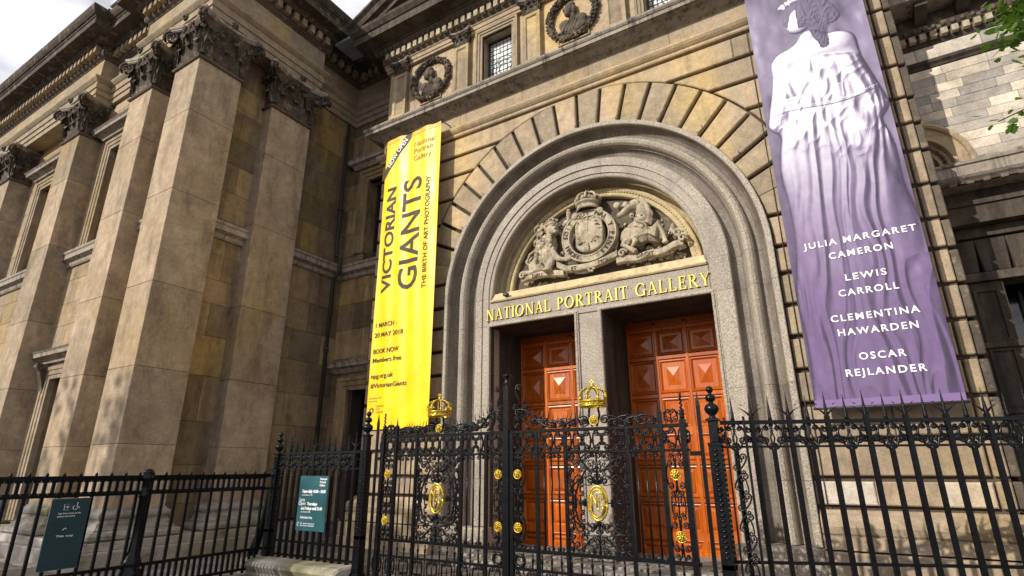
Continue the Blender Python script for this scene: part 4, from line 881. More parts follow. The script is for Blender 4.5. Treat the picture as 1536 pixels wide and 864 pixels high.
# ------------------------------------------------------------------ right wing set back behind the porch
KW = .815   # module of this wing in metres; its datum lies 0.305 m above the pavement
def wu(p): return Vector((p[0]*KW, p[1]*KW, p[2]*KW+.305))
class MW(MB):
    def add(s, vs, fs, smooth=False):
        return MB.add(s, [tuple(wu(p)) for p in vs], fs, smooth)
RW = root('pale_side_wing', (5, 11.9, 0), 'pale cleaned ashlar side wing with bracketed cornice at upper right beyond the purple banner', 'building')
obj('wall_backing', MW().box(2.2, 30, 14.08, 15, 7.6, 13.4).box(2.2, 30, 17.2, 18, -.4, 7.7), 'joint', RW)
AX, AZ, AR = 2.05, 7.92, 1.22
zr = [7.95, 8.17, 8.40, 8.62, 8.85, 9.07, 9.30, 9.52, 9.75, 9.97, 10.2, 10.42]; r_ = random.Random(21)
for i in range(len(zr)-1):
    z0, z1 = zr[i], zr[i+1]; x = XR-.2+r_.uniform(-.3, 0)
    zz = (z0+z1)/2
    st = AX+sqrt(max(0, (AR+.02)**2-(z0-AZ)**2)) if z0-AZ < AR else x
    x = max(x, st)
    while x < 9.5:
        w_ = r_.uniform(.45, .95); a = x
        z0l = z0
        if st > XR and abs(a-st) < .01:   # cut the first stone to the arch
            P = [(AX+sqrt(max(.0, (AR+.02)**2-(z-AZ)**2)), z) for z in [z0+.003, (z0+z1)/2, min(z1-.003, AZ+AR)]]+[(a+w_-.003, z1-.003), (a+w_-.003, z0+.003)]
            if z1 > AZ+AR: P.insert(3, (P[2][0], z1-.003))
            obj('stone_block', MW().prism(P, 14.1, 14.0-r_.uniform(0, .006), .004), 'pale', RW)
        else: obj('stone_block', MW().box(a+.003, a+w_-.003, 14.0-r_.uniform(0, .008), 14.1, z0+.003, z1-.003, .004), 'pale', RW)
        x += w_
obj('blank_arch', MW().sweep(arc(AX, AZ, AR, 90, 0, 16)+[(AX+AR, 7.5)], [(0, 14.2), (0, 13.93), (.05, 13.90), (.10, 13.93), (.12, 13.98), (.30, 13.98), (.32, 13.94), (.38, 13.94), (.40, 14.0), (.42, 14.06), (.62, 14.08), (.64, 14.2)], 'elev', smooth=False), 'porch', RW)
bd = None
for k in range(13):
    a = radians(4+7*k); p = (AX+.70*cos(a), 14.02, AZ+.70*sin(a))
    if bd is None: bd = obj('bead', MB().ell((0, 0, 0), (.033, .033, .033), 6), 'carved', RW, loc=wu(p)-Vector(RW.location))
    else: inst(bd, RW, wu(p))
obj('tympanum', MW().prism([(AX-.2, AZ-.2)]+arc(AX, AZ, .62, 90, 0, 12)+[(AX+.62, AZ-.2)], 14.3, 14.1).sweep([(AX, AZ+.42), (AX+.5, AZ-.02)], [(0, 14.12), (0, 14.04), (.05, 14.04), (.05, 14.12)], 'elev'), 'porch', RW)
obj('wall_string', MW().sweep([(AX+AR-.02, 14.0), (30, 14.0)], [(-.1, 7.82), (.04, 7.82), (.10, 7.88), (.10, 7.94), (.05, 7.98), (-.1, 8.0)]), 'ledge', RW)
# ledge with carved capital, portico below with its shade put into the colour
obj('balcony_ledge', MW().sweep([(XR-.5, 14.0), (30, 14.0)], [(-1.2, 7.30), (.25, 7.30), (.30, 7.36), (.36, 7.40), (.40, 7.45), (.40, 7.66), (.44, 7.68), (.46, 7.74), (.40, 7.76), (-.1, 7.80), (-1.2, 7.80)]), 'ledge', RW)
for k in range(22):
    obj('ledge_block', MW().box(XR+.1+.28*k, XR+.24+.28*k, 13.70, 13.78, 7.30, 7.37), 'soot', RW)
cpt = MW(); rr = random.Random(4)
for i in range(60): cpt.ell((2.92+rr.uniform(-.28, .28), 13.80+rr.uniform(-.12, .1), 7.62+rr.uniform(-.16, .18)), (.05, .05, .045), 6)
obj('carved_capital', cpt, 'carved', RW)
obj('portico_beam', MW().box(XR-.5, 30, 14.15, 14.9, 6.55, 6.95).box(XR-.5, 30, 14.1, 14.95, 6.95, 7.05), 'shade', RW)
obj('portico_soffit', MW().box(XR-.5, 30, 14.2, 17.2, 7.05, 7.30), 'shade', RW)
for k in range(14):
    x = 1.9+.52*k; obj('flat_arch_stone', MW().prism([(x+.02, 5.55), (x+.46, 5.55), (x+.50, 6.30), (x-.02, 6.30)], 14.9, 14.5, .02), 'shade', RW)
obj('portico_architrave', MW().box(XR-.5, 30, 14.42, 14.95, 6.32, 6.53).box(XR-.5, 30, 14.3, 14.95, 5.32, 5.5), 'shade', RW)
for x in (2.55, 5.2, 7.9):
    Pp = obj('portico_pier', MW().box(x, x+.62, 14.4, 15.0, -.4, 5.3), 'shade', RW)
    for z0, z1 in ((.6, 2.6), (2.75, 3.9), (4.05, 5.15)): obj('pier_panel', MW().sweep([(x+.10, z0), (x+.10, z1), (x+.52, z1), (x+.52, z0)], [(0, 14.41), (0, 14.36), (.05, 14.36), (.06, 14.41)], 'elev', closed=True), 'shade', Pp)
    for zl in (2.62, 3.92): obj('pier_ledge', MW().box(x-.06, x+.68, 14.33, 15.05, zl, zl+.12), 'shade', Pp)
obj('portico_glass', MW().box(XR-.4, 30, 15.6, 15.62, -.4, 5.3), 'glass', RW)
gb = MW()
for k in range(12): gb.box(2.0+.8*k, 2.06+.8*k, 15.5, 15.6, 0, 5.3)
gb.box(2, 12, 15.5, 15.6, 2.6, 2.7).box(2, 12, 15.5, 15.6, 3.9, 4.0); obj('portico_glazing_bars', gb, 'frame', RW)
# upper entablature
RP = [(XR-.4, 14.0), (30, 14.0)]
obj('architrave_moulding', MW().sweep(RP, [(-.1, 10.43), (.03, 10.43), (.05, 10.48), (.11, 10.53), (.12, 10.60), (-.1, 10.62)]), 'shade', RW)
xx = XR-.3; 
for k in range(8): obj('frieze_stone', MW().box(xx+.003, xx+1.2, 13.97, 14.1, 10.625, 10.99, .004), 'pale', RW); xx += 1.206
obj('bed_moulding', MW().sweep(RP, [(-.1, 10.995), (.05, 10.995), (.08, 11.05), (.09, 11.08), (-.1, 11.08)]), 'shade', RW)
dsrc = None
for k in range(44):
    p = (XR-.1+.20*k, 13.84, 11.10)
    if dsrc is None: dsrc = obj('dentil', MB().box(-.05, .05, -.05, .05, 0, .122), 'arms', RW, loc=wu(p)-Vector(RW.location))
    else: inst(dsrc, RW, wu(p))
obj('dentil_band', MW().sweep(RP, [(-.1, 11.085), (.10, 11.085), (.10, 11.26), (.18, 11.27), (.20, 11.30), (-.1, 11.30)]), 'shade', RW)
esrc = None
for k in range(50):
    p = (XR-.1+.18*k, 13.80, 11.37)
    if esrc is None: esrc = obj('egg', MB().ell((0, 0, 0), (.041, .041, .05), 6), 'carved', RW, loc=wu(p)-Vector(RW.location))
    else: inst(esrc, RW, wu(p))
obj('egg_moulding', MW().sweep(RP, [(-.1, 11.305), (.14, 11.305), (.22, 11.45), (-.1, 11.46)]), 'soot', RW)
obj('modillion_band', MW().sweep(RP, [(-.1, 11.465), (.16, 11.465), (.16, 11.80), (-.1, 11.80)]), 'soot', RW)
ms = None
for k in range(11):
    p = (XR+.35+.78*k, 13.84, 0)
    if ms is None: ms = obj('modillion', MW().prism([(13.99, 11.5), (13.93, 11.47), (13.70, 11.55), (13.45, 11.66), (13.30, 11.68), (13.28, 11.80), (13.99, 11.80)], -.12, .12, 0, 'x'), 'shade', RW, loc=Vector((p[0]*KW, 0, 0))-Vector(RW.location))
    else: inst(ms, RW, (p[0]*KW, 0, 0))
obj('corona', MW().sweep(RP, [(-.1, 11.805), (.85, 11.805), (.85, 12.0), (.9, 12.03), (1.0, 12.15), (1.0, 12.2), (-.1, 12.3)]), 'ledge', RW)
obj('parapet', MW().box(XR-.3, 30, 13.75, 14.2, 12.3, 13.6), 'pale', RW)
# ------------------------------------------------------------------ banners
def ripA(x, z): return .020*sin(x*6.5+.7+.25*z)*(.6+.4*cos(z*.5+.4))+.007*sin(x*14+z*.9)+.010*sin(z*2.1+x*1.5)*max(0, (z-8)/2.4)
def banner_sheet(x0, x1, z0, z1, y, nx, nz, rip):
    mb = MB(); vs = [(x0+(x1-x0)*i/nx, y+rip(x0+(x1-x0)*i/nx, z0+(z1-z0)*j/nz), z0+(z1-z0)*j/nz) for j in range(nz+1) for i in range(nx+1)]
    mb.add(vs, [(j*(nx+1)+i, j*(nx+1)+i+1, (j+1)*(nx+1)+i+1, (j+1)*(nx+1)+i) for j in range(nz) for i in range(nx)], True); return mb
BY = 9.60
B1 = root('yellow_banner', (-8.88, BY, 2.57), 'tall yellow vinyl exhibition banner reading VICTORIAN GIANTS hung left of the arch', 'banner')
sb = obj('fabric', banner_sheet(-9.83, -7.93, 2.52, 10.36, BY, 48, 110, ripA), 'yellow', B1, clean=False)
def wrap(dy): return lambda p: (p[0], p[1]+ripA(p[0], p[2])+dy, p[2])
def bt(txt, x0, z0, h, w=None, vertical=False, bold=0., m='ink', B=B1, y=BY, f=None, lab=None, track=1.):
    return obj('lettering', put_text(txt, x0, z0, h, y-.009, w, vertical, bold, .0015, f or wrap(0), track), m, B, clean=False)
bt('VICTORIAN', -9.36, 5.86, .30, 2.96, True, .035)
bt('GIANTS', -8.50, 5.84, .60, 3.08, True, .015)
bt('THE BIRTH OF ART PHOTOGRAPHY', -8.19, 5.78, .135, 3.04, True, .012)
bt('1 MARCH -', -9.74, 4.98, .115, .70, bold=.014); bt('20 MAY 2018', -9.75, 4.73, .115, .92, bold=.014)
bt('BOOK NOW', -9.75, 4.32, .115, .82, bold=.018); bt('Members free', -9.75, 4.10, .115, .92, bold=.018)
bt('npg.org.uk', -9.76, 3.72, .11, .70, bold=.014); bt('#VictorianGiants', -9.76, 3.49, .11, 1.13, bold=.014)
bt('Spring Season 2018', -9.77, 3.23, .04, .40, m='inkgrey'); bt('sponsored by', -9.77, 3.16, .04, .26, m='inkgrey')
bt('National', -8.82, 9.86, .15, .70, m='inkgrey'); bt('Portrait', -8.81, 9.65, .15, .64, m='inkgrey'); bt('Gallery', -8.80, 9.42, .15, .58, m='inkgrey')
bt('LONDON', -9.55, 3.03, .045, .26, m='inkgrey'); bt('CITY', -9.55, 2.96, .045, .14, m='inkgrey'); bt('CAPITAL', -9.55, 2.89, .045, .27, m='inkgrey')
lg = MB()
for k in range(10):
    a = 2*pi*k/10; lg.tube([wrap(-.006)((-9.68+.035*cos(a), BY, 2.96+.035*sin(a))), wrap(-.006)((-9.68+.08*cos(a+.7), BY, 2.96+.08*sin(a+.7)))], .010, 4)
obj('round_logo', lg, 'inkgrey', B1)
# black corner band with NOW OPEN
P = [(-9.14, 10.34), (-8.86, 10.34), (-9.83, 9.16), (-9.83, 9.45)]
nb = 20; vs = []
for i in range(nb+1):
    t = i/nb; a = (P[0][0]+(P[3][0]-P[0][0])*t, P[0][1]+(P[3][1]-P[0][1])*t); b = (P[1][0]+(P[2][0]-P[1][0])*t, P[1][1]+(P[2][1]-P[1][1])*t)
    vs += [wrap(-.008)((a[0], BY, a[1])), wrap(-.004)((b[0], BY, b[1]))]
obj('corner_band', MB().add(vs, [(2*i, 2*i+1, 2*i+3, 2*i+2) for i in range(nb)]), 'ink', B1)
v_, f_ = text_mesh('NOW OPEN', .20, 1, .0015, .004); an = atan2(10.34-9.30, -9.0+9.83); s_ = .92/(max(p[0] for p in v_))
obj('lettering', MB().add([wrap(-.014)((-9.69+p[0]*s_*cos(an)-(p[1]-.07)*sin(an), BY-p[2], 9.50+p[0]*s_*sin(an)+(p[1]-.07)*cos(an))) for p in v_], f_), 'white', B1, clean=False)
obj('banner_pole', MB().tube([(-9.88, BY+.0, 10.385), (-7.88, BY, 10.385)], .022, 8), 'pipe', B1)
for x in (-9.8, -7.96): obj('bracket', MB().tube([(x, 10.0, 10.45), (x, BY-.02, 10.385)], .016, 6).tube([(x, BY, 10.37), (x, BY, 10.62)], .01, 5), 'pipe', B1)
obj('banner_pole', MB().tube([(-9.86, BY+.0, 2.50), (-7.9, BY, 2.50)], .018, 8), 'pipe', B1)
obj('hem', banner_sheet(-9.83, -7.93, 10.24, 10.37, BY-.008, 48, 4, ripA), plain('yellow_banner_hem', (.74, .42, .0), .5), B1, clean=False)
# purple banner: a generic robed figure printed in violet tones
B2 = root('purple_banner', (.49, BY, 2.57), 'tall violet banner printed with a robed figure and white photographers names right of the arch', 'banner')
def ripB(x, z): return .008*sin(x*4.2+.3*z)+.005*sin(z*1.7+x*3)
X0, X1, Z0, Z1 = -.42, 1.40, 2.50, 10.36
nx, nz = 190, 780
bs = obj('fabric', banner_sheet(X0, X1, Z0, Z1, BY, nx, nz, ripB), 'print', B2, clean=False)
import numpy as np
JX, JZ_ = np.meshgrid(np.linspace(0, 1.82, nx+1), np.linspace(0, Z1-Z0, nz+1))
def ss(a, b, x): t = np.clip((x-a)/(b-a), 0, 1); return t*t*(3-2*t)
def fld(sx, sz, ox=0, gx=64, gz=200):   # smooth noise field on the print, sampled coarsely then interpolated
    G_ = np.array([[noise.noise(Vector((1.82*i/gx*sx+ox, (Z1-Z0)*j/gz*sz, ox))) for i in range(gx+1)] for j in range(gz+1)])
    fx = JX/1.82*gx; fz = JZ_/(Z1-Z0)*gz; i0 = np.minimum(fx.astype(int), gx-1); j0 = np.minimum(fz.astype(int), gz-1); a = fx-i0; b = fz-j0
    a = a*a*(3-2*a); b = b*b*(3-2*b)
    return (G_[j0, i0]*(1-a)+G_[j0, i0+1]*a)*(1-b)+(G_[j0+1, i0]*(1-a)+G_[j0+1, i0+1]*a)*b
def cap2(ax, ay, bx, by, ra, rb):
    dx, dy = bx-ax, by-ay; t = np.clip(((JX-ax)*dx+(JZ_-ay)*dy)/(dx*dx+dy*dy), 0, 1); return np.hypot(JX-ax-dx*t, JZ_-ay-dy*t)-(ra+(rb-ra)*t)
def smin(a, b, k=.12): h = np.clip(.5+.5*(b-a)/k, 0, 1); return b*(1-h)+a*h-k*h*(1-h)
x, v = JX, JZ_; w1 = fld(1.2, .35, 3); w2 = fld(3, .9, 8); w3 = fld(7, 2.5, 15); fine = fld(14, 7, 22, 120, 400)
# body and robe as one outline
cx_ = .98+.06*np.sin(v*.95+.4)
hw = .58+.12*ss(5.2, 4.4, v)+.10*np.exp(-((v-4.0)/.6)**2)+.30*ss(4.2, 1.4, v)
skirt = np.where(v < 5.4, np.abs(x-cx_-.05*w2)-hw, 9)
bod = smin(skirt, cap2(.84, 5.70, 1.06, 5.25, .50, .40), .25)
bod = smin(bod, cap2(.46, 5.72, .22, 4.95, .24, .18), .2); bod = smin(bod, cap2(1.36, 5.80, 1.62, 4.8, .24, .20), .2)
arm1 = cap2(.52, 6.12, 1.30, 6.16, .27, .29); arm1 = smin(arm1, cap2(.92, 6.2, .92, 6.5, .24, .15), .25); arm2 = arm1; bod = smin(bod, arm1, .22)
neck = arm1; head = cap2(.80, 6.86, .86, 7.02, .20, .22); hair = smin(cap2(.86, 7.05, 1.0, 7.15, .29, .30), cap2(1.24, 6.95, 1.32, 6.8, .17, .14), .12); hair = smin(hair, cap2(1.05, 6.9, 1.12, 6.25, .13, .07), .15)
def dome(d, r): return np.sqrt(np.clip(-d, 0, r)*(2*r-np.clip(-d, 0, r)))
# drapery as relief: long folds below the waist, gathered ones above
q = x+.22*w1+.10*w2+.10*np.sin(v*.8+x)
lo_ = ss(5.0, 4.3, v); f = .055*(1-np.abs(np.sin(q*9+2.2*w1)))+.040*(1-np.abs(np.sin(q*17+v*.25+3*w2)))+.016*np.sin(q*41+4*w2)
diag = (x*.8+v*.62); g_ = .030*(1-np.abs(np.sin(diag*6+3.0*w2)))+.020*(1-np.abs(np.sin((v*1.0-x*.9)*9+3*w3)))+.035*w3+.012*np.sin(q*38+5*w2)
over = np.exp(-((v-4.45-.22*np.sin(x*3.3))/.36)**2)
skn = ss(5.86, 5.96, v-.12*np.cos((x-.95)*3.2)-.03*w3)*(bod < 0)
hgt = dome(bod, .42)*(.9-.45*skn)+(1-skn)*(f*lo_*(.55+.45*ss(5, 2, v))+g_*(1-lo_)*.8+g_*over*.9)*(bod < 0)+.10*over*(bod < 0)
hgt = hgt+.03*np.where(np.abs(v-5.12-.05*np.sin(x*4)) < .03, 1., 0)*(bod < 0)
sk = np.minimum(np.minimum(arm1, arm2), np.minimum(neck, head)); top = (skn > .5) | ((head < 0) & (bod > 0))
hgt = np.where((head < 0) & (bod > 0), dome(head, .2)*.5, hgt)
hh = (hair < .015*w3*3) & ~((head < -.03) & (x < .80)); hgt = np.where(hh, dome(hair, .2)*.35+.007*np.sin(np.hypot(x-1.15, v-6.9)*40+12*w3)+.008*np.sin(x*50+v*42+14*w3)+.02*w3, hgt)
dzx = np.gradient(hgt, 1.82/nx, axis=1); dzv = np.gradient(hgt, (Z1-Z0)/nz, axis=0)
lam = (1+dzx*(.55)+dzv*(-.60))/np.sqrt(1+dzx**2+dzv**2)/1.0*(.66+.24*ss(3.2, 5.2, v))
alb = np.where(bod < 0, .98-.42*ss(5.2, 1.0, v), .36+.34*w1+.22*w2+.15*w3-.14*ss(3, 0, v)); alb = np.where(top, .86, alb); alb = np.where(hh, .26, alb)
tn = alb*np.clip(lam, .05, 1.25)
fc = (head < 0); tn = np.where(fc & ~hh, tn-.30*ss(-.08, .02, head)-.12*np.exp(-((x-.72)/.06)**2-((v-6.93)/.03)**2), tn)
tn = tn-.22*ss(.03, .0, np.abs(bod))*(bod > -.03)*.6+.05*fine+.04*w3
for k in range(8):
    a = k/7; dd = np.hypot((x-(.60+.75*a))/1.0, v-(7.36+.14*np.sin(a*3)-.08*a))-.055-.02*np.cos(5*np.arctan2(v-7.4, x-.6-.75*a)); tn = np.where(dd < 0, .95-.4*np.abs(dd+.03)/.03, tn)
tn = np.clip(tn, 0, 1)
kk = ss(6.0, .8, v)
buf = np.ones((nz+1, nx+1, 4))
for q_, (l_, m_, h_) in enumerate((((.040), (.25, .17), (.88, .42)), ((.032), (.215, .11), (.865, .30)), ((.062), (.315, .235), (.91, .49)))):
    mid = m_[0]+(m_[1]-m_[0])*kk; hi = h_[0]+(h_[1]-h_[0])*kk; col = np.where(tn < .45, l_+(mid-l_)*tn/.45, mid+(hi-mid)*np.clip((tn-.45)/.5, 0, 1))
    buf[..., q_] = np.where(v < .11, (.20, .13, .28)[q_], col)
ca = bs.data.color_attributes.new('print', 'FLOAT_COLOR', 'POINT'); ca.data.foreach_set('color', buf.ravel().tolist())
def wrapB(p): return (p[0], p[1]+ripB(p[0], p[2]), p[2])
for txt, x, z, w_ in (('JULIA MARGARET', -.19, 5.02, 1.52), ('CAMERON', .14, 4.79, .85), ('LEWIS', .30, 4.40, .54), ('CARROLL', .17, 4.16, .78), ('CLEMENTINA', 0, 3.77, 1.13), ('HAWARDEN', .06, 3.545, 1.01), ('OSCAR', .27, 3.16, .58), ('REJLANDER', .06, 2.925, .99)):
    bt(txt, x, z+.005, .103, w_, bold=.025, m='white', B=B2, f=wrapB, track=1.28)
obj('banner_pole', MB().tube([(X0-.05, BY, 10.385), (X1+.05, BY, 10.385)], .022, 8), 'pipe', B2); obj('banner_pole', MB().tube([(X0-.03, BY, 2.48), (X1+.03, BY, 2.48)], .018, 8), 'pipe', B2)
for x in (X0+.03, X1-.03): obj('bracket', MB().tube([(x, 10.0, 10.45), (x, BY-.02, 10.385)], .016, 6), 'pipe', B2)
# ------------------------------------------------------------------ ironwork
GY = 6.8
def vol(cx, cz, r, a_end, turns, hand, n=9):   # spiral from its eye outwards, ends at angle a_end (radians) on radius r
    N_ = max(6, int(n*turns)); return [(cx+r*(.12+.88*(i/N_))*cos(a_end-hand*2*pi*turns*(1-i/N_)), cz+r*(.12+.88*(i/N_))*sin(a_end-hand*2*pi*turns*(1-i/N_))) for i in range(N_+1)]
def bez(p0, p1, p2, p3, n=8): return [tuple((1-t)**3*a+3*(1-t)**2*t*b+3*(1-t)*t*t*c+t**3*d for a, b, c, d in zip(p0, p1, p2, p3)) for t in [i/n for i in range(1, n)]]
class Iron(MB):
    def line(s, pts, r=.008, n=4, y=0, flat=1.4): s.tube([(p[0], y, p[1]) for p in pts], r*1.4, n, flat, True); return s
    def C(s, x0, z0, x1, z1, r, side=1, turns=1.2, th=.008, r2=None, bow=.35):
        """C scroll whose two volutes sit at the given points, belly on the given side"""
        r2 = r2 or r; dx, dz = x1-x0, z1-z0; L_ = hypot(dx, dz); ux, uz = dx/L_, dz/L_; nx_, nz_ = -uz*side, ux*side
        an_ = atan2(nz_, nx_)
        a = vol(x0, z0, r, an_, turns, -side); b = vol(x1, z1, r2, an_, turns, side)
        p0, p3 = a[-1], b[-1]; m_ = bez(p0, (p0[0]+ux*L_*.3+nx_*r*bow, p0[1]+uz*L_*.3+nz_*r*bow), (p3[0]-ux*L_*.3+nx_*r*bow, p3[1]-uz*L_*.3+nz_*r*bow), p3)
        s.line(a+m_+b[::-1], th); return s
    def S(s, x0, z0, x1, z1, r, side=1, turns=1.2, th=.008, r2=None):
        r2 = r2 or r; dx, dz = x1-x0, z1-z0; L_ = hypot(dx, dz); ux, uz = dx/L_, dz/L_; nx_, nz_ = -uz*side, ux*side; an_ = atan2(nz_, nx_)
        a = vol(x0, z0, r, an_, turns, -side); b = vol(x1, z1, r2, an_+pi, turns, -side)
        p0, p3 = a[-1], b[-1]; m_ = bez(p0, (p0[0]+ux*L_*.45, p0[1]+uz*L_*.45), (p3[0]-ux*L_*.45, p3[1]-uz*L_*.45), p3)
        s.line(a+m_+b[::-1], th); return s
    def spike(s, x, z, dx, dz, w=.011, bend=.3):
        n_ = 6; px, pz = -dz, dx; pts = [(x+dx*t+px*bend*t*t, z+dz*t+pz*bend*t*t) for t in [i/n_ for i in range(n_+1)]]
        s.tube([(p[0], 0, p[1]) for p in pts], [w*(1-.93*i/n_) for i in range(n_+1)], 4); return s
    def rod(s, x, z0, z1, r=.012, n=6): s.tube([(x, 0, z0), (x, 0, z1)], r, n, 1, True); return s
    def sq(s, x, z0, z1, w=.015): s.box(x-w, x+w, -w, w, z0, z1); return s
    def knob(s, x, z, r=.022): s.lathe([(.3*r, -1.6*r), (r, -1.1*r), (.6*r, -.6*r), (1.1*r, 0), (.6*r, .6*r), (r, 1.1*r), (.3*r, 1.6*r)], (x, 0, z), 8); return s
def rosette_mb():
    m_ = MB()
    for k in range(8): a = 2*pi*k/8; m_.ell((.036*cos(a), 0, .036*sin(a)), (.020, .013, .014), 6, Matrix.Rotation(-a, 3, 'Y'))
    for k in range(5): a = 2*pi*k/5+.3; m_.ell((.02*cos(a), -.016, .02*sin(a)), (.016, .012, .013), 6)
    m_.ell((0, -.028, 0), (.014, .014, .014), 6); m_.tube([(.058*cos(2*pi*i/16), 0, .058*sin(2*pi*i/16)) for i in range(17)], .007, 4); return m_
def crown_mb():
    c = MB(); R_ = .165
    c.lathe([(R_-.012, .0), (R_+.012, .0), (R_+.014, .02), (R_+.002, .024), (R_+.002, .058), (R_+.014, .062), (R_+.014, .08), (R_-.008, .082)], (0, 0, 0), 28)
    for k in range(16): a = 2*pi*k/16; c.ell(((R_+.008)*cos(a), (R_+.008)*sin(a), .041), (.014, .014, .010), 6)
    for k in range(8):
        a = 2*pi*k/8; p = ((R_+.006)*cos(a), (R_+.006)*sin(a))
        if k % 2 == 0:
            for q in ((0, .115), (0, .135)): c.ell((p[0], p[1], q[1]), (.022, .022, .026), 6)
            c.ell((p[0]*1.0-.028*sin(a), p[1]+.028*cos(a), .12), (.016, .016, .014), 6); c.ell((p[0]+.028*sin(a), p[1]-.028*cos(a), .12), (.016, .016, .014), 6)
        else: c.ell((p[0], p[1], .11), (.02, .02, .024), 6); c.ell((p[0], p[1], .138), (.011, .011, .012), 6)
    for k in range(4):
        a = pi*k/4
        pts = [((R_+.02)*cos(b)*cos(a)*(1+.10*sin(2*b)*(1 if b < pi/2 else -1)), (R_+.02)*cos(b)*sin(a)*(1+.10*sin(2*b)*(1 if b < pi/2 else -1)), .10+.155*sin(b)) for b in [pi*i/20 for i in range(21)]]
        for i in range(0, 21): c.ell(pts[i], (.0155, .0155, .0135), 6)
        c.tube(pts, .009, 5)
    c.ell((0, 0, .278), (.028, .028, .026), 8); c.box(-.008, .008, -.007, .007, .30, .355); c.box(-.028, .028, -.007, .007, .322, .340); return c
def emblem_mb():
    m_ = MB(); rx, rz = .125, .20
    for q, t_ in ((1, .016), (.80, .011)): m_.tube([(rx*q*cos(2*pi*i/28), 0, rz*q*sin(2*pi*i/28)) for i in range(29)], t_, 6)
    # interlaced initials N, P, G
    m_.tube([(-.065, -.02, -.10), (-.055, -.02, .10), (.02, -.025, -.09), (.03, -.02, .06)], .012, 6)
    m_.tube([(.0, -.03, -.05), (.0, -.03, .12), (.05, -.03, .13), (.085, -.03, .10), (.085, -.03, .06), (.05, -.03, .03), (.0, -.03, .035)], .011, 6)
    m_.tube([(.075, -.035, -.02), (.085, -.035, -.07), (.05, -.035, -.145), (-.01, -.035, -.165), (-.06, -.035, -.13), (-.085, -.035, -.05), (-.085, -.03, .05), (-.05, -.03, .14)], .013, 6)
    m_.tube([(.03, -.035, -.03), (.095, -.035, -.02)], .010, 6); return m_
ROS = CRW = EMB = None
def shared(cache, name, fn, m, parent, x, z):
    if cache.get(name) is None:
        o = obj(name, fn(), m, parent, loc=(x, -.02, z)); cache[name] = o; return o
    o = cache[name].copy(); COL.objects.link(o); o.parent = parent; o.location = (x, -.02, z); return o
cache = {}
def cross_scroll(m_, x, z, r=.045):   # four small C scrolls round a rosette
    for sx in (-1, 1):
        for sz in (-1, 1):
            m_.line(vol(x+sx*.060, z+sz*.115, .040, pi/2*sz+(0 if sx < 0 else pi)*0+(pi if sx > 0 else 0)*0, 1.3, sx*sz, 8), .0065)
        m_.C(x+sx*.055, z+.125, x+sx*.055, z-.125, .033, side=sx, turns=.9, th=.0065, bow=.9)
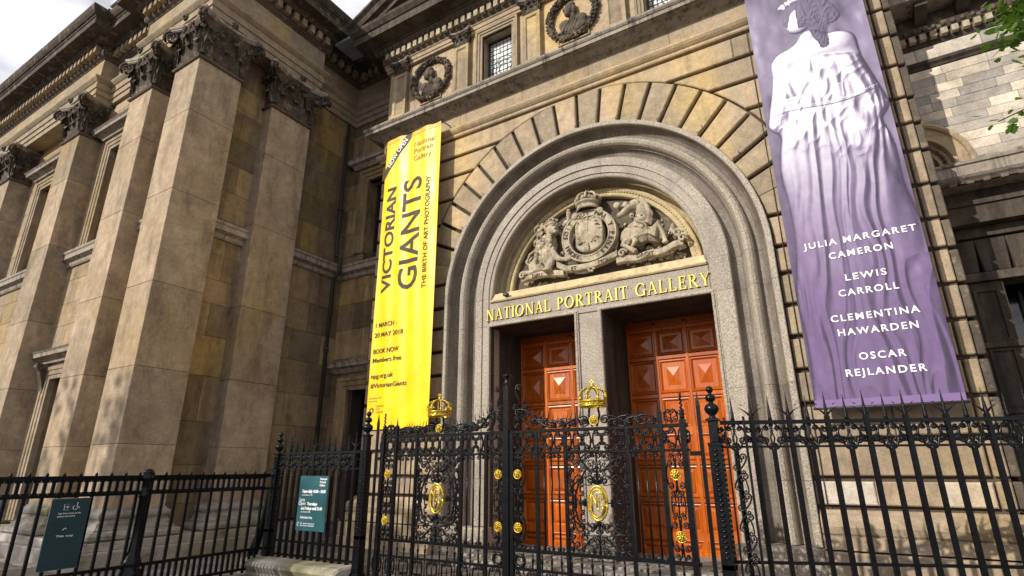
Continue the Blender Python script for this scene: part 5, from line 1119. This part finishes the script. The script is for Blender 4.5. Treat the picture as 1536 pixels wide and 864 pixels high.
def gate(x0, x1, mirror, label):
    """one leaf; x0 = hinge side, x1 = meeting side (world x), all parts local to the leaf's foot"""
    W = abs(x1-x0); A = root('iron_gate_leaf', (min(x0, x1), GY, 0), label, 'gate', 'pair of ornate iron gate leaves')
    X = (lambda d: W-d) if mirror else (lambda d: d)   # d measured from the hinge side
    O = lambda n_, mb, m='iron': obj(n_, mb, m, A, loc=(0, 0, 0))
    for nm, z, h in (('top_rail', 2.13, .022), ('frieze_rail', 1.845, .014), ('lock_rail', .63, .022), ('dog_rail', .41, .016), ('bottom_rail', .10, .028)):
        O(nm, Iron().box(0, W, -.018, .018, z-h, z+h, .004))
    for d, w_, z1 in ((.06, .034, 2.20), (.33, .026, 2.30), (.76, .022, 2.12), (1.62, .022, 2.12), (2.05, .022, 2.12), (W-.04, .026, 2.12)):
        O('stile', Iron().sq(X(d), .08, z1, w_))
    # twisted finial over the hinge stile and baluster over the next
    f = Iron(); x = X(.06); f.knob(x, 2.26, .038)
    for i in range(24): a = i*.8; f.ell((x+.010*cos(a), .010*sin(a), 2.31+i*.0065), (.013, .013, .010), 5)
    f.knob(x, 2.49, .016); x = X(.33); f.knob(x, 2.28, .026).spike(x, 2.31, 0, .14, .014, 0); O('finial', f)
    fl = Iron()
    for s in (-1, 1):
        fl.C(X(.195)+s*.05, 2.20, X(.195)+s*.03, 2.30, .028, side=-s, th=.007); fl.S(X(.195), 2.18, X(.195)+s*.07, 2.28, .02, side=s, th=.006)
    fl.spike(X(.195), 2.20, 0, .19, .012, 0); fl.spike(X(.195), 2.25, .05, .08, .010, -.3); fl.spike(X(.195), 2.25, -.05, .08, .010, .3); O('cresting', fl)
    # plain bars
    for dd in ((.33, .76), (1.62, 2.05)):
        for k in range(3):
            d = dd[0]+(dd[1]-dd[0])*(k+1)/4
            b_ = Iron().rod(X(d), .63, 1.845, .0125)
            zc_ = .98+.16*((k*2+1) % 3)
            for q in range(5): b_.knob(X(d), zc_+.04*q, .012)
            O('bar', b_)
    # frieze between the two top rails and hooks under it
    fz = Iron(); n_ = 9
    for k in range(n_):
        xa = W*(k+.5)/n_; w_ = W/n_
        for s in (-1, 1):
            fz.C(xa+s*w_*.26, 1.90, xa+s*w_*.24, 2.07, .042, side=s*1, turns=1.6, th=.008); fz.C(xa+s*w_*.42, 1.95, xa+s*w_*.42, 2.05, .026, side=-s, turns=1.4, th=.007); fz.S(xa+s*.02, 1.87, xa+s*w_*.46, 2.0, .022, side=s, turns=1, th=.006)
            fz.C(xa+s*.075, 1.79, xa+s*.012, 1.80, .030, side=-s, turns=1.1, th=.0065)
        fz.knob(xa, 1.985, .018)
        for a in range(6): fz.spike(xa, 1.985, .05*cos(a*pi/3), .05*sin(a*pi/3), .008, .1)
    O('frieze_scrollwork', fz)
    # rosette columns
    rs = Iron()
    for d in (.195, W-.135):
        x = X(d)
        for z in (1.57, .90):
            cross_scroll(rs, x, z); rs.line([(x, z+.18), (x, z+.07)], .006).line([(x, z-.18), (x, z-.07)], .006)
            for s in (-1, 1): rs.C(x+s*.05, z+.20, x+s*.05, z-.20, .036, side=-s, turns=1.2, th=.0065)
        for s in (-1, 1): rs.C(x+s*.04, 1.33, x+s*.04, 1.14, .030, side=s, turns=1.1, th=.0065); rs.S(x+s*.02, 1.38, x+s*.05, 1.24, .018, side=s, th=.006)
        rs.line([(x, 1.36), (x, 1.10)], .007).knob(x, 1.235, .016)
        for z in (1.57, .90): shared(cache, 'gilt_rosette', rosette_mb, 'gold', A, x, z)
        for s in (-1, 1): rs.C(x+s*.045, .69, x+s*.045, .76, .028, side=s, th=.006)
    O('rosette_scrollwork', rs)
    # central panel
    cx_ = X(1.19); cp = Iron()
    for s in (-1, 1):
        cp.line([(cx_+s*(.16+.16*sin(pi*(t))), 1.62-.80*t) for t in [i/16 for i in range(17)]], .0085)
        cp.C(cx_+s*.25, 1.50, cx_+s*.25, .96, .075, side=s, turns=1.4, th=.009, bow=.4)
        cp.C(cx_+s*.10, 1.50, cx_+s*.33, 1.36, .06, side=s, turns=1.3, th=.008); cp.C(cx_+s*.10, .96, cx_+s*.33, 1.10, .06, side=-s, turns=1.3, th=.008)
        cp.S(cx_+s*.03, 1.66, cx_+s*.28, 1.70, .055, side=-s, turns=1.4); cp.S(cx_+s*.02, 1.56, cx_+s*.34, 1.76, .035, side=s, turns=1.2)
        cp.C(cx_+s*.09, 1.80, cx_+s*.20, 1.74, .035, side=s, turns=1.2); cp.C(cx_+s*.34, 1.62, cx_+s*.37, 1.50, .032, side=s, turns=1.2)
        cp.S(cx_+s*.03, .80, cx_+s*.30, .74, .055, side=s, turns=1.4); cp.S(cx_+s*.02, .90, cx_+s*.35, .84, .04, side=-s, turns=1.3)
        cp.C(cx_+s*.09, .68, cx_+s*.22, .70, .035, side=-s, turns=1.2); cp.C(cx_+s*.36, .92, cx_+s*.37, .70, .032, side=s, turns=1.2)
        cp.line([(cx_+s*.13, 1.235), (cx_+s*.42, 1.235)], .008)
        cp.knob(cx_+s*.18, 1.235, .028); cp.knob(cx_+s*.25, 1.235, .018); cp.C(cx_+s*.33, 1.30, cx_+s*.33, 1.17, .028, side=-s, turns=1.2, th=.007)
        for k in range(7):
            zz = .74+.15*k; cp.spike(cx_+s*(.20+.10*sin(pi*k/6)), zz, s*.07, .04, .009, .3*s); cp.spike(cx_+s*(.10), 1.52+.04*k, s*.06, .05, .009, .3*s)
        cp.ell((cx_+s*.05, 0, 1.50), (.03, .012, .055), 6, Matrix.Rotation(s*.5, 3, 'Y')); cp.ell((cx_+s*.05, 0, .97), (.03, .012, .055), 6, Matrix.Rotation(-s*.5, 3, 'Y'))
    cp.line([(cx_, 1.84), (cx_, 1.45)], .010).line([(cx_, 1.02), (cx_, .63)], .010)
    cp.knob(cx_, 1.47, .03).knob(cx_, 1.0, .03).ell((cx_, 0, 1.53), (.022, .014, .06), 6).ell((cx_, 0, .93), (.022, .014, .06), 6).knob(cx_, .80, .02)
    gr = random.Random(9)
    for s in (-1, 1):
        for k in range(11):
            z = .70+.11*k; e = .20+.13*sin(pi*(z-.6)/1.25)
            cp.C(cx_+s*(.43-.04), z, cx_+s*(.43-.045), z+.07, .027, side=s*(-1)**k, turns=1.3, th=.0062)
            if not 1.0 < z < 1.45: cp.C(cx_+s*.10, z, cx_+s*.22, z+.04, .030, side=s*(-1)**k, turns=1.2, th=.0062); cp.S(cx_+s*.05, z+.03, cx_+s*.15, z+.07, .022, side=s, turns=1.1, th=.006)
            else: cp.C(cx_+s*.205, z, cx_+s*.215, z+.07, .022, side=-s, turns=1.1, th=.006)
            cp.spike(cx_+s*.30, z, s*.05*(-1)**k, .05, .009, .3)
    O('central_scrollwork', cp)
    shared(cache, 'gilt_monogram', emblem_mb, 'gold', A, cx_, 1.235)
    # cresting: long scrolls climbing towards the crown and the meeting pole
    cr_ = Iron(); md = W-.04
    for s, far in ((1, X(.40)), (-1, X(2.0))):
        sg = 1 if far > cx_ else -1
        cr_.line(vol(cx_+sg*.14, 2.24, .055, pi/2*1, 1.5, -sg)+bez((cx_+sg*.14, 2.295), (cx_+sg*.30, 2.30), (cx_+sg*.40, 2.18), (cx_+sg*.52, 2.18), 8)+[(cx_+sg*.52, 2.18)], .010)
        cr_.C(cx_+sg*.30, 2.20, cx_+sg*.46, 2.24, .042, side=sg, turns=1.4, th=.009); cr_.C(cx_+sg*.58, 2.22, cx_+sg*.44, 2.19, .04, side=-sg, turns=1.3, th=.009)
        for k in range(6): cr_.spike(cx_+sg*(.20+.065*k), 2.27-.012*k, sg*.035*(1-k*.1), .13-.008*k, .011, .5*sg)
    # rise to the centre pole
    xm = X(md); sg = 1 if xm > cx_ else -1; xa = cx_+sg*.55
    cr_.line([(xa, 2.17)]+bez((xa, 2.17), (xa+sg*.35, 2.17), (xm-sg*.35, 2.46), (xm-sg*.10, 2.44), 10)+vol(xm-sg*.10, 2.39, .05, pi/2, 1.3, sg)[::-1], .011)
    cr_.line([(xm-sg*.30, 2.17)]+bez((xm-sg*.30, 2.17), (xm-sg*.15, 2.2), (xm-sg*.14, 2.38), (xm-sg*.20, 2.44), 8)+vol(xm-sg*.235, 2.46, .035, 0 if sg > 0 else pi, 1.3, -sg)[::-1], .010)
    cr_.C(xm-sg*.09, 2.22, xm-sg*.09, 2.31, .045, side=-sg, turns=1.3, th=.009); cr_.S(xm-sg*.06, 2.48, xm-sg*.12, 2.74, .055, side=sg, turns=1.3, th=.010)
    cr_.C(xm-sg*.48, 2.22, xm-sg*.34, 2.24, .045, side=sg, turns=1.4, th=.009); cr_.C(xm-sg*.66, 2.20, xm-sg*.56, 2.21, .035, side=sg, turns=1.3, th=.008)
    for k in range(8): cr_.spike(xm-sg*(.22+.07*k), 2.44-.03*k, -sg*.05, .085, .010, -.5*sg)
    for k in range(3): cr_.spike(xm-sg*.20, 2.48+.02*k, -sg*(.12-.02*k), .03+.05*k, .010, -.4*sg)
    # side towards the hinge
    xh = X(.33); sg2 = -sg; cr_.C(xh-sg2*.10, 2.20, xh-sg2*.26, 2.22, .05, side=-sg2, turns=1.5, th=.010)
    for k in range(7): a = .5+k*.33; cr_.spike(xh-sg2*.26, 2.22, cos(a)*.17*(1 if sg2 < 0 else -1), sin(a)*.15, .011, .35)
    for k in range(12):
        xa_ = X(.42+.13*k); h_ = .035+.02*(k % 3)
        if abs(xa_-cx_) < .14: continue
        cr_.C(xa_-.04, 2.165+h_*.6, xa_+.04, 2.165+h_*.9, .030, side=(-1)**k, turns=1.3, th=.0075); cr_.spike(xa_, 2.16+h_, .03*(-1)**k, .07, .010, .4*(-1)**k)
    for k in range(5):
        t_ = .12+.09*k; cr_.C(xm-sg*(t_), 2.20+.035*(4-k), xm-sg*(t_+.06), 2.27+.030*(4-k), .032, side=sg*(-1)**k, turns=1.3, th=.0075)
    cr_.line([(cx_-.06, 2.40), (cx_-.075, 2.3), (cx_-.03, 2.16)], .010).line([(cx_+.06, 2.40), (cx_+.075, 2.3), (cx_+.03, 2.16)], .010)
    O('cresting_scrollwork', cr_)
    shared(cache, 'gilt_crown', crown_mb, 'gold', A, cx_, 2.405); shared(cache, 'gilt_rosette', rosette_mb, 'gold', A, cx_, 2.235)
    # dog bars and bottom scrolls
    n_ = 18
    for k in range(n_):
        x = W*(k+.5)/n_; b_ = Iron().rod(x, .41, .60, .011).knob(x, .52, .020).rod(x, .12, .41, .009)
        if k % 2 == 0:
            for s in (-1, 1): b_.C(x+s*.045, .36, x+s*.045, .20, .034, side=s, turns=1.2, th=.007)
        b_.C(x-.028, .67, x+.028, .67, .022, side=1, turns=1.0, th=.006)
        O('dog_bar', b_)
    rg = Iron()
    for d in (W-.15,): rg.tube([(X(d)+.07*cos(2*pi*i/20), 0, .50+.07*sin(2*pi*i/20)) for i in range(21)], .022, 8)
    O('lock_ring', rg)
    if mirror is False:
        cpole = Iron().sq(W+.0, .06, 2.78, .042).knob(W, 2.80, .04); cpole.lathe([(.0, .16), (.05, .15), (.055, .12), (.03, .10), (.035, .04), (.05, .02), (.04, 0)], (W, 0, 2.80), 10)
        for s in (-1, 1): cpole.spike(W, 2.92, s*.10, .0, .016, .1*s)
        O('meeting_pole', cpole)
    return A
gate(-6.58, -4.18, False, 'left iron gate leaf with gilt crown and monogram beside the yellow banner')
gate(-1.66, -4.14, True, 'right iron gate leaf with gilt crown and monogram in front of the right door')
def post(x, y, label, top=2.16, rot=0, parent=None):
    p = root('gate_post', (x, y, 0), label, 'gate post', 'cast iron gate posts') if parent is None else parent
    O = lambda n_, mb: obj(n_, mb, 'iron', p, loc=(0, 0, 0))
    O('shaft', Iron().box(-.07, .07, -.07, .07, .08, top-.27, .008)); O('base', Iron().box(-.09, .09, -.09, .09, 0, .12, .01).box(-.07, .07, -.07, .07, .60, .66, .006))
    O('cap_block', Iron().box(-.075, .075, -.075, .075, top-.28, top-.24, .006).box(-.05, .05, -.05, .05, top-.24, top, .006).box(-.07, .07, -.07, .07, top-.0, top+.03, .006))
    O('ball_finial', Iron().lathe([(.05, 0), (.03, .03), (.07, .07), (.085, .11), (.07, .15), (.03, .175), (.025, .19), (.05, .205), (.062, .235), (.05, .265), (.022, .28), (.02, .295), (.036, .31), (.042, .335), (.03, .365), (.0, .38)], (0, 0, top+.03), 14))
    k_ = Iron()
    for k in range(22):
        z = .72+k*.053; k_.ell((-.0, -.072, z), (.028, .012, .018), 6); k_.ell((.02*(-1)**k, -.075, z+.02), (.014, .012, .012), 6); k_.ell((.072, 0, z), (.012, .028, .018), 6)
    O('cast_leaf_ornament', k_); return p
post(-6.90, GY, 'iron gate post with ball finial at the foot of the yellow banner'); post(-1.37, GY, 'iron gate post with ball finial right of the oak doors')
# plain stay bars beside the posts
for x, lb in ((-6.70, 'flat pointed iron stay bar beside the left gate post'), (-1.53, 'flat pointed iron stay bar beside the right gate post')):
    b_ = Iron().box(-.022, .022, -.012, .012, 0, 2.36); b_.add([(-.022, -.012, 2.36), (.022, -.012, 2.36), (.022, .012, 2.36), (-.022, .012, 2.36), (0, 0, 2.54)], [(0, 1, 4), (1, 2, 4), (2, 3, 4), (3, 0, 4)]).box(-.14, .02, -.016, .016, 1.78, 1.83)
    if x < -3: b_ = Iron().box(-.022, .022, -.012, .012, 0, 2.36).add([(-.022, -.012, 2.36), (.022, -.012, 2.36), (.022, .012, 2.36), (-.022, .012, 2.36), (0, 0, 2.54)], [(0, 1, 4), (1, 2, 4), (2, 3, 4), (3, 0, 4)]).box(-.02, .14, -.016, .016, 1.78, 1.83)
    o = obj('stay_bar', b_, 'iron'); o.location = (x, GY+.03, 0); o['label'] = lb; o['category'] = 'iron bar'
def spear_rail(name, x0, y0, x1, y1, zt, step, label, z2=None, zb=.65, cat='railing', zlow=None, start=1):
    L_ = hypot(x1-x0, y1-y0); A = root(name, (x0, y0, 0), label, cat, rotz=atan2(y1-y0, x1-x0))
    O = lambda n_, mb, loc=(0, 0, 0): obj(n_, mb, 'iron', A, loc=loc)
    z2 = z2 or zt-.29
    O('top_rail', Iron().box(0, L_, -.022, .022, zt-.022, zt+.022, .004)); O('scroll_rail', Iron().box(0, L_, -.016, .016, z2-.012, z2+.012)); O('bottom_rail', Iron().box(0, L_, -.02, .02, zb-.016, zb+.016))
    if zlow: O('foot_rail', Iron().box(0, L_, -.02, .02, zlow-.016, zlow+.016))
    n_ = int(L_/step); t0 = p0 = s0 = None
    tri = Iron().sq(0, 0.05, zt+.06, .0235).spike(0, zt+.02, 0, .32, .028, 0).spike(0, zt+.06, .09, .14, .018, -.35).spike(0, zt+.06, -.09, .14, .018, .35); tri.spike(.085, zt+.19, .035, .02, .008, 0); tri.spike(-.085, zt+.19, -.035, .02, .008, 0)
    pl = Iron().sq(0, 0.05, z2-.03, .0215).knob(0, z2-.05, .028).lathe([(.018, 0), (.03, .015), (.018, .03)], (0, 0, z2-.13), 8).spike(0, zt, 0, .30, .028, 0)
    sc_ = Iron(); h = zt-z2
    for s in (-1, 1):
        sc_.C(s*step*.40, z2+h*.27, s*step*.30, z2+h*.74, .046 if step > .18 else .036, side=-s, turns=1.6, th=.0085, r2=.030); sc_.S(s*.012, z2+.01, s*step*.66, z2+h*.30, .042, side=-s, turns=1.6, th=.009); sc_.C(s*step*.80, z2+h*.30, s*step*.74, z2+h*.66, .034, side=s, turns=1.4, th=.0085)
        sc_.S(s*.01, zt-.03, s*step*.66, zt-.06, .022, side=s, turns=1.1, th=.006)
    sc_.line([(0, z2), (-.022, z2+h*.35), (0, z2+h*.62), (0, zt)], .007).line([(0, z2), (.022, z2+h*.35), (0, z2+h*.62)], .007)
    for a in range(6): sc_.spike(0, z2+h*.72, .05*cos(a*pi/3), .05*sin(a*pi/3), .010, .1)
    sc_.knob(0, z2+h*.72, .014)
    for k in range(n_):
        x = (k+.7)*step
        src = (t0 if k % 2 == start % 2 else p0)
        if src is None:
            if k % 2 == start % 2: t0 = O('trident_bar', tri, (x, 0, 0))
            else: p0 = O('spear_bar', pl, (x, 0, 0)); s0 = O('scrollwork', sc_, (x, 0, 0))
        else:
            c = src.copy(); COL.objects.link(c); c.parent = A; c.location = (x, 0, 0)
            if k % 2 != start % 2: c = s0.copy(); COL.objects.link(c); c.parent = A; c.location = (x, 0, 0)
    return A
spear_rail('spear_railing', -1.30, 6.84, 1.75, 8.12, 2.14, .205, 'tall black spear topped iron railing at right below the purple banner', z2=1.87, zb=.68)
rr_ = spear_rail('spear_railing', 1.80, 8.15, 2.35, 9.9, 2.30, .205, 'short return of spear topped railing at the far right edge', z2=2.0, zb=.7)
# scroll strip between the right post and the railing
st = root('scroll_panel', (-1.25, GY+.03, 0), 'narrow upright iron scroll panel right of the right gate post', 'iron panel')
sp_ = Iron().sq(.0, .1, 2.2, .010).sq(.21, .1, 2.2, .012)
obj('stile', sp_, 'iron', st, loc=(0, 0, 0))
sq_ = Iron()
for k in range(6):
    z = .60+k*.21; sq_.C(.07, z, .15, z+.11, .040, side=(-1)**k, turns=1.4, th=.008); sq_.C(.14, z-.05, .12, z+.07, .028, side=-(-1)**k, turns=1.2, th=.007)
obj('scrollwork', sq_, 'iron', st, loc=(0, 0, 0))
# sign railing between the corner post and the gate
sr = spear_rail('spear_railing', -9.08, GY, -6.95, GY, 1.92, .165, 'low spear topped railing carrying the teal opening hours sign', z2=1.655, zb=.48, zlow=.27)
cp_ = root('corner_post', (-9.12, GY, 0), 'iron corner post with ball finial left of the teal sign', 'fence post')
post(0, 0, '', 1.90, parent=cp_)
obj('stay', Iron().tube([(0, 0, 1.55), (-.12, 0, 1.35), (-.2, .0, .7), (-.38, 0, .25), (-.42, 0, 0)], [.03, .05, .06, .09, .12], 8), 'iron', cp_, loc=(0, 0, 0))
# left area railing, running towards the viewer
LR = root('area_railing', (-9.15, 6.7, 0), 'plain black area railing with rounded slots running towards the viewer at lower left', 'railing')
O = lambda n_, mb, loc=(0, 0, 0): obj(n_, mb, 'iron', LR, loc=loc)
for nm, z, h in (('top_rail', 1.545, .03), ('slot_rail', 1.325, .02), ('lower_rail', .35, .022), ('foot_rail', .06, .02)): O(nm, Iron().box(-.025, .025, -5.2, 0, z-h, z+h, .004))
bar = slot = foot = None
for k in range(27):
    y = -.12-.19*k
    if bar is None:
        bar = O('bar', Iron().box(-.018, .018, -.018, .018, .0, 1.53), (0, y, 0)); kn = O('rail_stud', Iron().ell((0, 0, 1.59), (.022, .022, .022), 8).spike(0, 1.585, 0, .045, .02, 0), (0, y, 0))
        sl_ = MB()
        for s in (-.095, ): sl_.box(-.012, .012, s-.020, s+.020, 1.34, 1.52); 
        for yy in (-.0475*2, 0.): 
            for zz, dz in ((1.345, 1), (1.515, -1)): sl_.box(-.012, .012, yy-.042, yy+.042, min(zz, zz+dz*.022), max(zz, zz+dz*.022))
        slot = O('slot_bar', sl_, (0, y, 0)); ft = MB().box(-.012, .012, -.115, -.075, .08, .33); foot = O('lower_bar', ft, (0, y, 0))
    else:
        for s_ in (bar, kn, slot, foot): c = s_.copy(); COL.objects.link(c); c.parent = LR; c.location = (0, y, 0)
for y in (-2.1, -4.9):
    p = O('cast_post', Iron().lathe([(.16, 0), (.17, .08), (.13, .12), (.15, .2), (.15, .28), (.11, .31), (.135, .36), (.12, .42), (.075, .55), (.055, .75), (.055, 1.25), (.07, 1.27), (.07, 1.31), (.055, 1.33), (.055, 1.48), (.085, 1.51), (.085, 1.56), (.06, 1.58), (.075, 1.61), (.06, 1.65), (.0, 1.67)], (0, 0, 0), 16), (0, y, 0))
# teal opening-hours sign and the darker one on the area railing
SG = root('opening_hours_sign', (-8.0, 6.74, .67), 'teal opening hours sign on the railing left of the gates', 'sign')
obj('panel', MB().box(-8.365, -7.655, 6.735, 6.75, .67, 1.54, .002), 'teal', SG)
def sg(txt, x, z, h, w=None, bold=0.): obj('lettering', put_text(txt, x, z, h, 6.7335, w, False, bold, .0008), 'white', SG, clean=False)
sg('National', -7.86, 1.475, .034, .165, .02); sg('Portrait', -7.86, 1.425, .034, .145, .02); sg('Gallery', -7.86, 1.375, .034, .135, .02)
sg('Open daily 10.00 - 18.00', -8.28, 1.27, .045, .58, .05); sg('Last admission 17.50', -8.28, 1.222, .022, .26)
sg('Late', -8.32, 1.13, .055, .13, 0); sg('Open', -8.34, 1.07, .060, .17, 0); sg('Thursdays', -8.13, 1.072, .045, .25, .05); sg('and Fridays until 21.00', -8.27, 1.00, .045, .52, .05); sg('Last admission 20.50', -8.27, .955, .022, .24)
sg('Admission free', -8.27, .86, .042, .30, .0); sg('Step free access via the', -8.18, .775, .022, .28); sg('entrance in Orange Street', -8.18, .742, .022, .27)
ic = MB().tube([(-8.30+.022*cos(a), 6.733, .768+.026*sin(a)) for a in [.6+i*.42 for i in range(12)]], .005, 4).tube([(-8.225+.018*cos(a), 6.733, .76+.02*sin(a)) for a in [2.2+i*.42 for i in range(11)]], .004, 4).box(-8.235, -8.227, 6.732, 6.735, .77, .805)
obj('icon', ic, 'white', SG)
S2 = root('directions_sign', (-9.10, 3.68, .42), 'dark green upright sign with small white icons on the near area railing', 'sign')
obj('panel', MB().box(-9.112, -9.10, 3.46, 3.895, .43, 1.29, .002), 'tealdk', S2); obj('panel_edge', MB().box(-9.12, -9.112, 3.455, 3.90, .425, 1.295), 'signedge', S2)
def s2(txt, y, z, h, w, m='white'):
    mb = put_text(txt, 0, z, h, 0, w, False, .01, .0008); mb.v = [(-9.0985-p[1], y+p[0], p[2]) for p in mb.v]; obj('lettering', mb, m, S2, clean=False)
s2('Step free access to the', 3.55, 1.10, .018, .26); s2('gallery and toilets', 3.55, 1.065, .018, .2); s2('This way', 3.58, .82, .024, .2)
tb = lambda p: [(-9.097, 3.46+a, b) for a, b in p]
ic2 = MB().tube(tb([(.20, 1.22), (.145, 1.22), (.145, 1.15), (.20, 1.15)]), .004, 4).tube(tb([(.21, 1.185), (.165, 1.185)]), .004, 4).tube(tb([(.185, 1.2), (.165, 1.185), (.185, 1.17)]), .004, 4)
ic2.tube(tb([(.27+.026*cos(a), 1.175+.026*sin(a)) for a in [2.0+i*.4 for i in range(12)]]), .004, 4).tube(tb([(.29, 1.24), (.285, 1.19), (.31, 1.185), (.325, 1.16)]), .004, 4).tube(tb([(.18, .90), (.20, .92), (.225, .915), (.21, .93)]), .004, 4)
obj('icon', ic2, 'white', S2)
# kerb stone under the sign railing
ks = obj('kerb_stone', MB().prism([(6.45, .02), (6.40, .12), (6.42, .17), (6.50, .21), (7.05, .23), (7.1, .15), (7.1, -.1), (6.4, -.1)], -9.35, -6.98, .03, 'x'), 'base')
ks['label'] = 'worn pale kerb stone under the sign railing'; ks['category'] = 'kerb'
# ------------------------------------------------------------------ trees
def leaf5(mb, p, s, rnd):
    d = Vector((rnd.uniform(-1, 1), rnd.uniform(-1, 1), rnd.uniform(-.9, .3))).normalized(); n_ = Vector((rnd.uniform(-.6, .6), rnd.uniform(-.6, .6), 1)).normalized(); q = d.cross(n_).normalized(); n_ = q.cross(d)
    out_ = [(-.0, 0), (.12, .42), (.30, .30), (.42, .52), (.60, .28), (.72, .30), (1.0, 0), (.72, -.30), (.60, -.28), (.42, -.52), (.30, -.30), (.12, -.42)]
    mb.add([tuple(Vector(p)+d*a*s+q*b*s+n_*(-.18*s*a*a-.1*s*abs(b))) for a, b in out_], [(0, 1, 2, 3, 4, 5), (0, 5, 6, 7), (0, 7, 8, 9, 10, 11)])
def tree(base, twigs, trunk, label, size, nleaf, seed, spread):
    rnd = random.Random(seed); T = root('plane_tree', base, label, 'tree')
    tb_ = MB()
    for pts, rs_ in trunk: tb_.tube(pts, rs_, 9)
    obj('trunk', tb_, 'bark', T)
    lv = MB()
    for t_ in twigs:
        a, b = Vector(t_[0]), Vector(t_[1]); n_ = t_[2] if len(t_) > 2 else nleaf
        for k in range(n_):
            u = rnd.random()**.8; p = a+(b-a)*u+Vector((rnd.gauss(0, spread), rnd.gauss(0, spread), rnd.gauss(0, spread*.8))); leaf5(lv, p, size*rnd.uniform(.6, 1.15), rnd)
    o = obj('leaves', lv, 'leaf', T, clean=False); o['kind'] = 'stuff'; return T
tw = []; trk = [([(7.6, 6.2, -.1), (7.5, 6.2, 2.5), (7.2, 6.3, 5), (6.6, 6.6, 7.2), (6.2, 7, 9.5)], [.26, .22, .18, .13, .05])]
rnd = random.Random(31)
def limb(a, b, n=120):
    a, b = Vector(a), Vector(b); m_ = (a+b)/2+Vector((0, 0, .2)); trk.append(([tuple(a), tuple(m_), tuple(b)], [.045, .022, .006])); tw.append((tuple(a+(b-a)*.35), tuple(b), n))
# the near crown at the upper right: only its lowest twigs reach into view
limb((6.9, 6.4, 7.0), (1.95, 6.0, 5.80), 650); limb((4.5, 6.2, 6.3), (1.88, 6.0, 5.50), 360); limb((4.5, 6.2, 6.3), (1.80, 6.0, 5.75), 160); limb((6.9, 6.4, 6.9), (1.85, 6.0, 5.62), 60); limb((7.0, 6.3, 6.4), (1.90, 6., 5.15), 90); limb((7.0, 6.3, 6.0), (1.62, 6., 4.66), 60)
for k in range(16): limb((rnd.uniform(6.4, 7.4), rnd.uniform(6, 7), rnd.uniform(6.5, 9)), (rnd.uniform(5.2, 9.5), rnd.uniform(4.5, 8), rnd.uniform(7.4, 10.5)), 80)
tree((7.6, 6.2, 0), tw, trk, 'plane tree whose leafy twigs hang into the upper right corner', .095, 60, 41, .12)
# street tree to the left behind the viewer; it dapples the left wing
trk = [([(-21.5, -13, -.1), (-21.4, -13, 4), (-21, -12.6, 8), (-20.6, -12.4, 13)], [.38, .32, .24, .08])]; tw = []
rnd = random.Random(77)
for k in range(34):
    a = rnd.uniform(0, 2*pi); z = rnd.uniform(7, 13.0); R_ = rnd.uniform(2, 4.6); limb((-21+.3*cos(a), -12.6+.3*sin(a), z-1.5), (-21.2+R_*cos(a), -12.8+R_*sin(a)*1.0, z), 75)
tree((-21.5, -13, 0), tw, trk, 'street plane tree out of view to the left behind the camera', .30, 60, 42, .42)

# fine work too small to pick apart piece by piece
for o in bpy.data.objects:
    if o.type == 'MESH' and o.parent and o.name.split('.')[0] in ('scrollwork', 'frieze_scrollwork', 'rosette_scrollwork', 'central_scrollwork', 'cresting_scrollwork', 'cast_leaf_ornament', 'field_foliage', 'collar_chain'):
        o['kind'] = 'stuff'
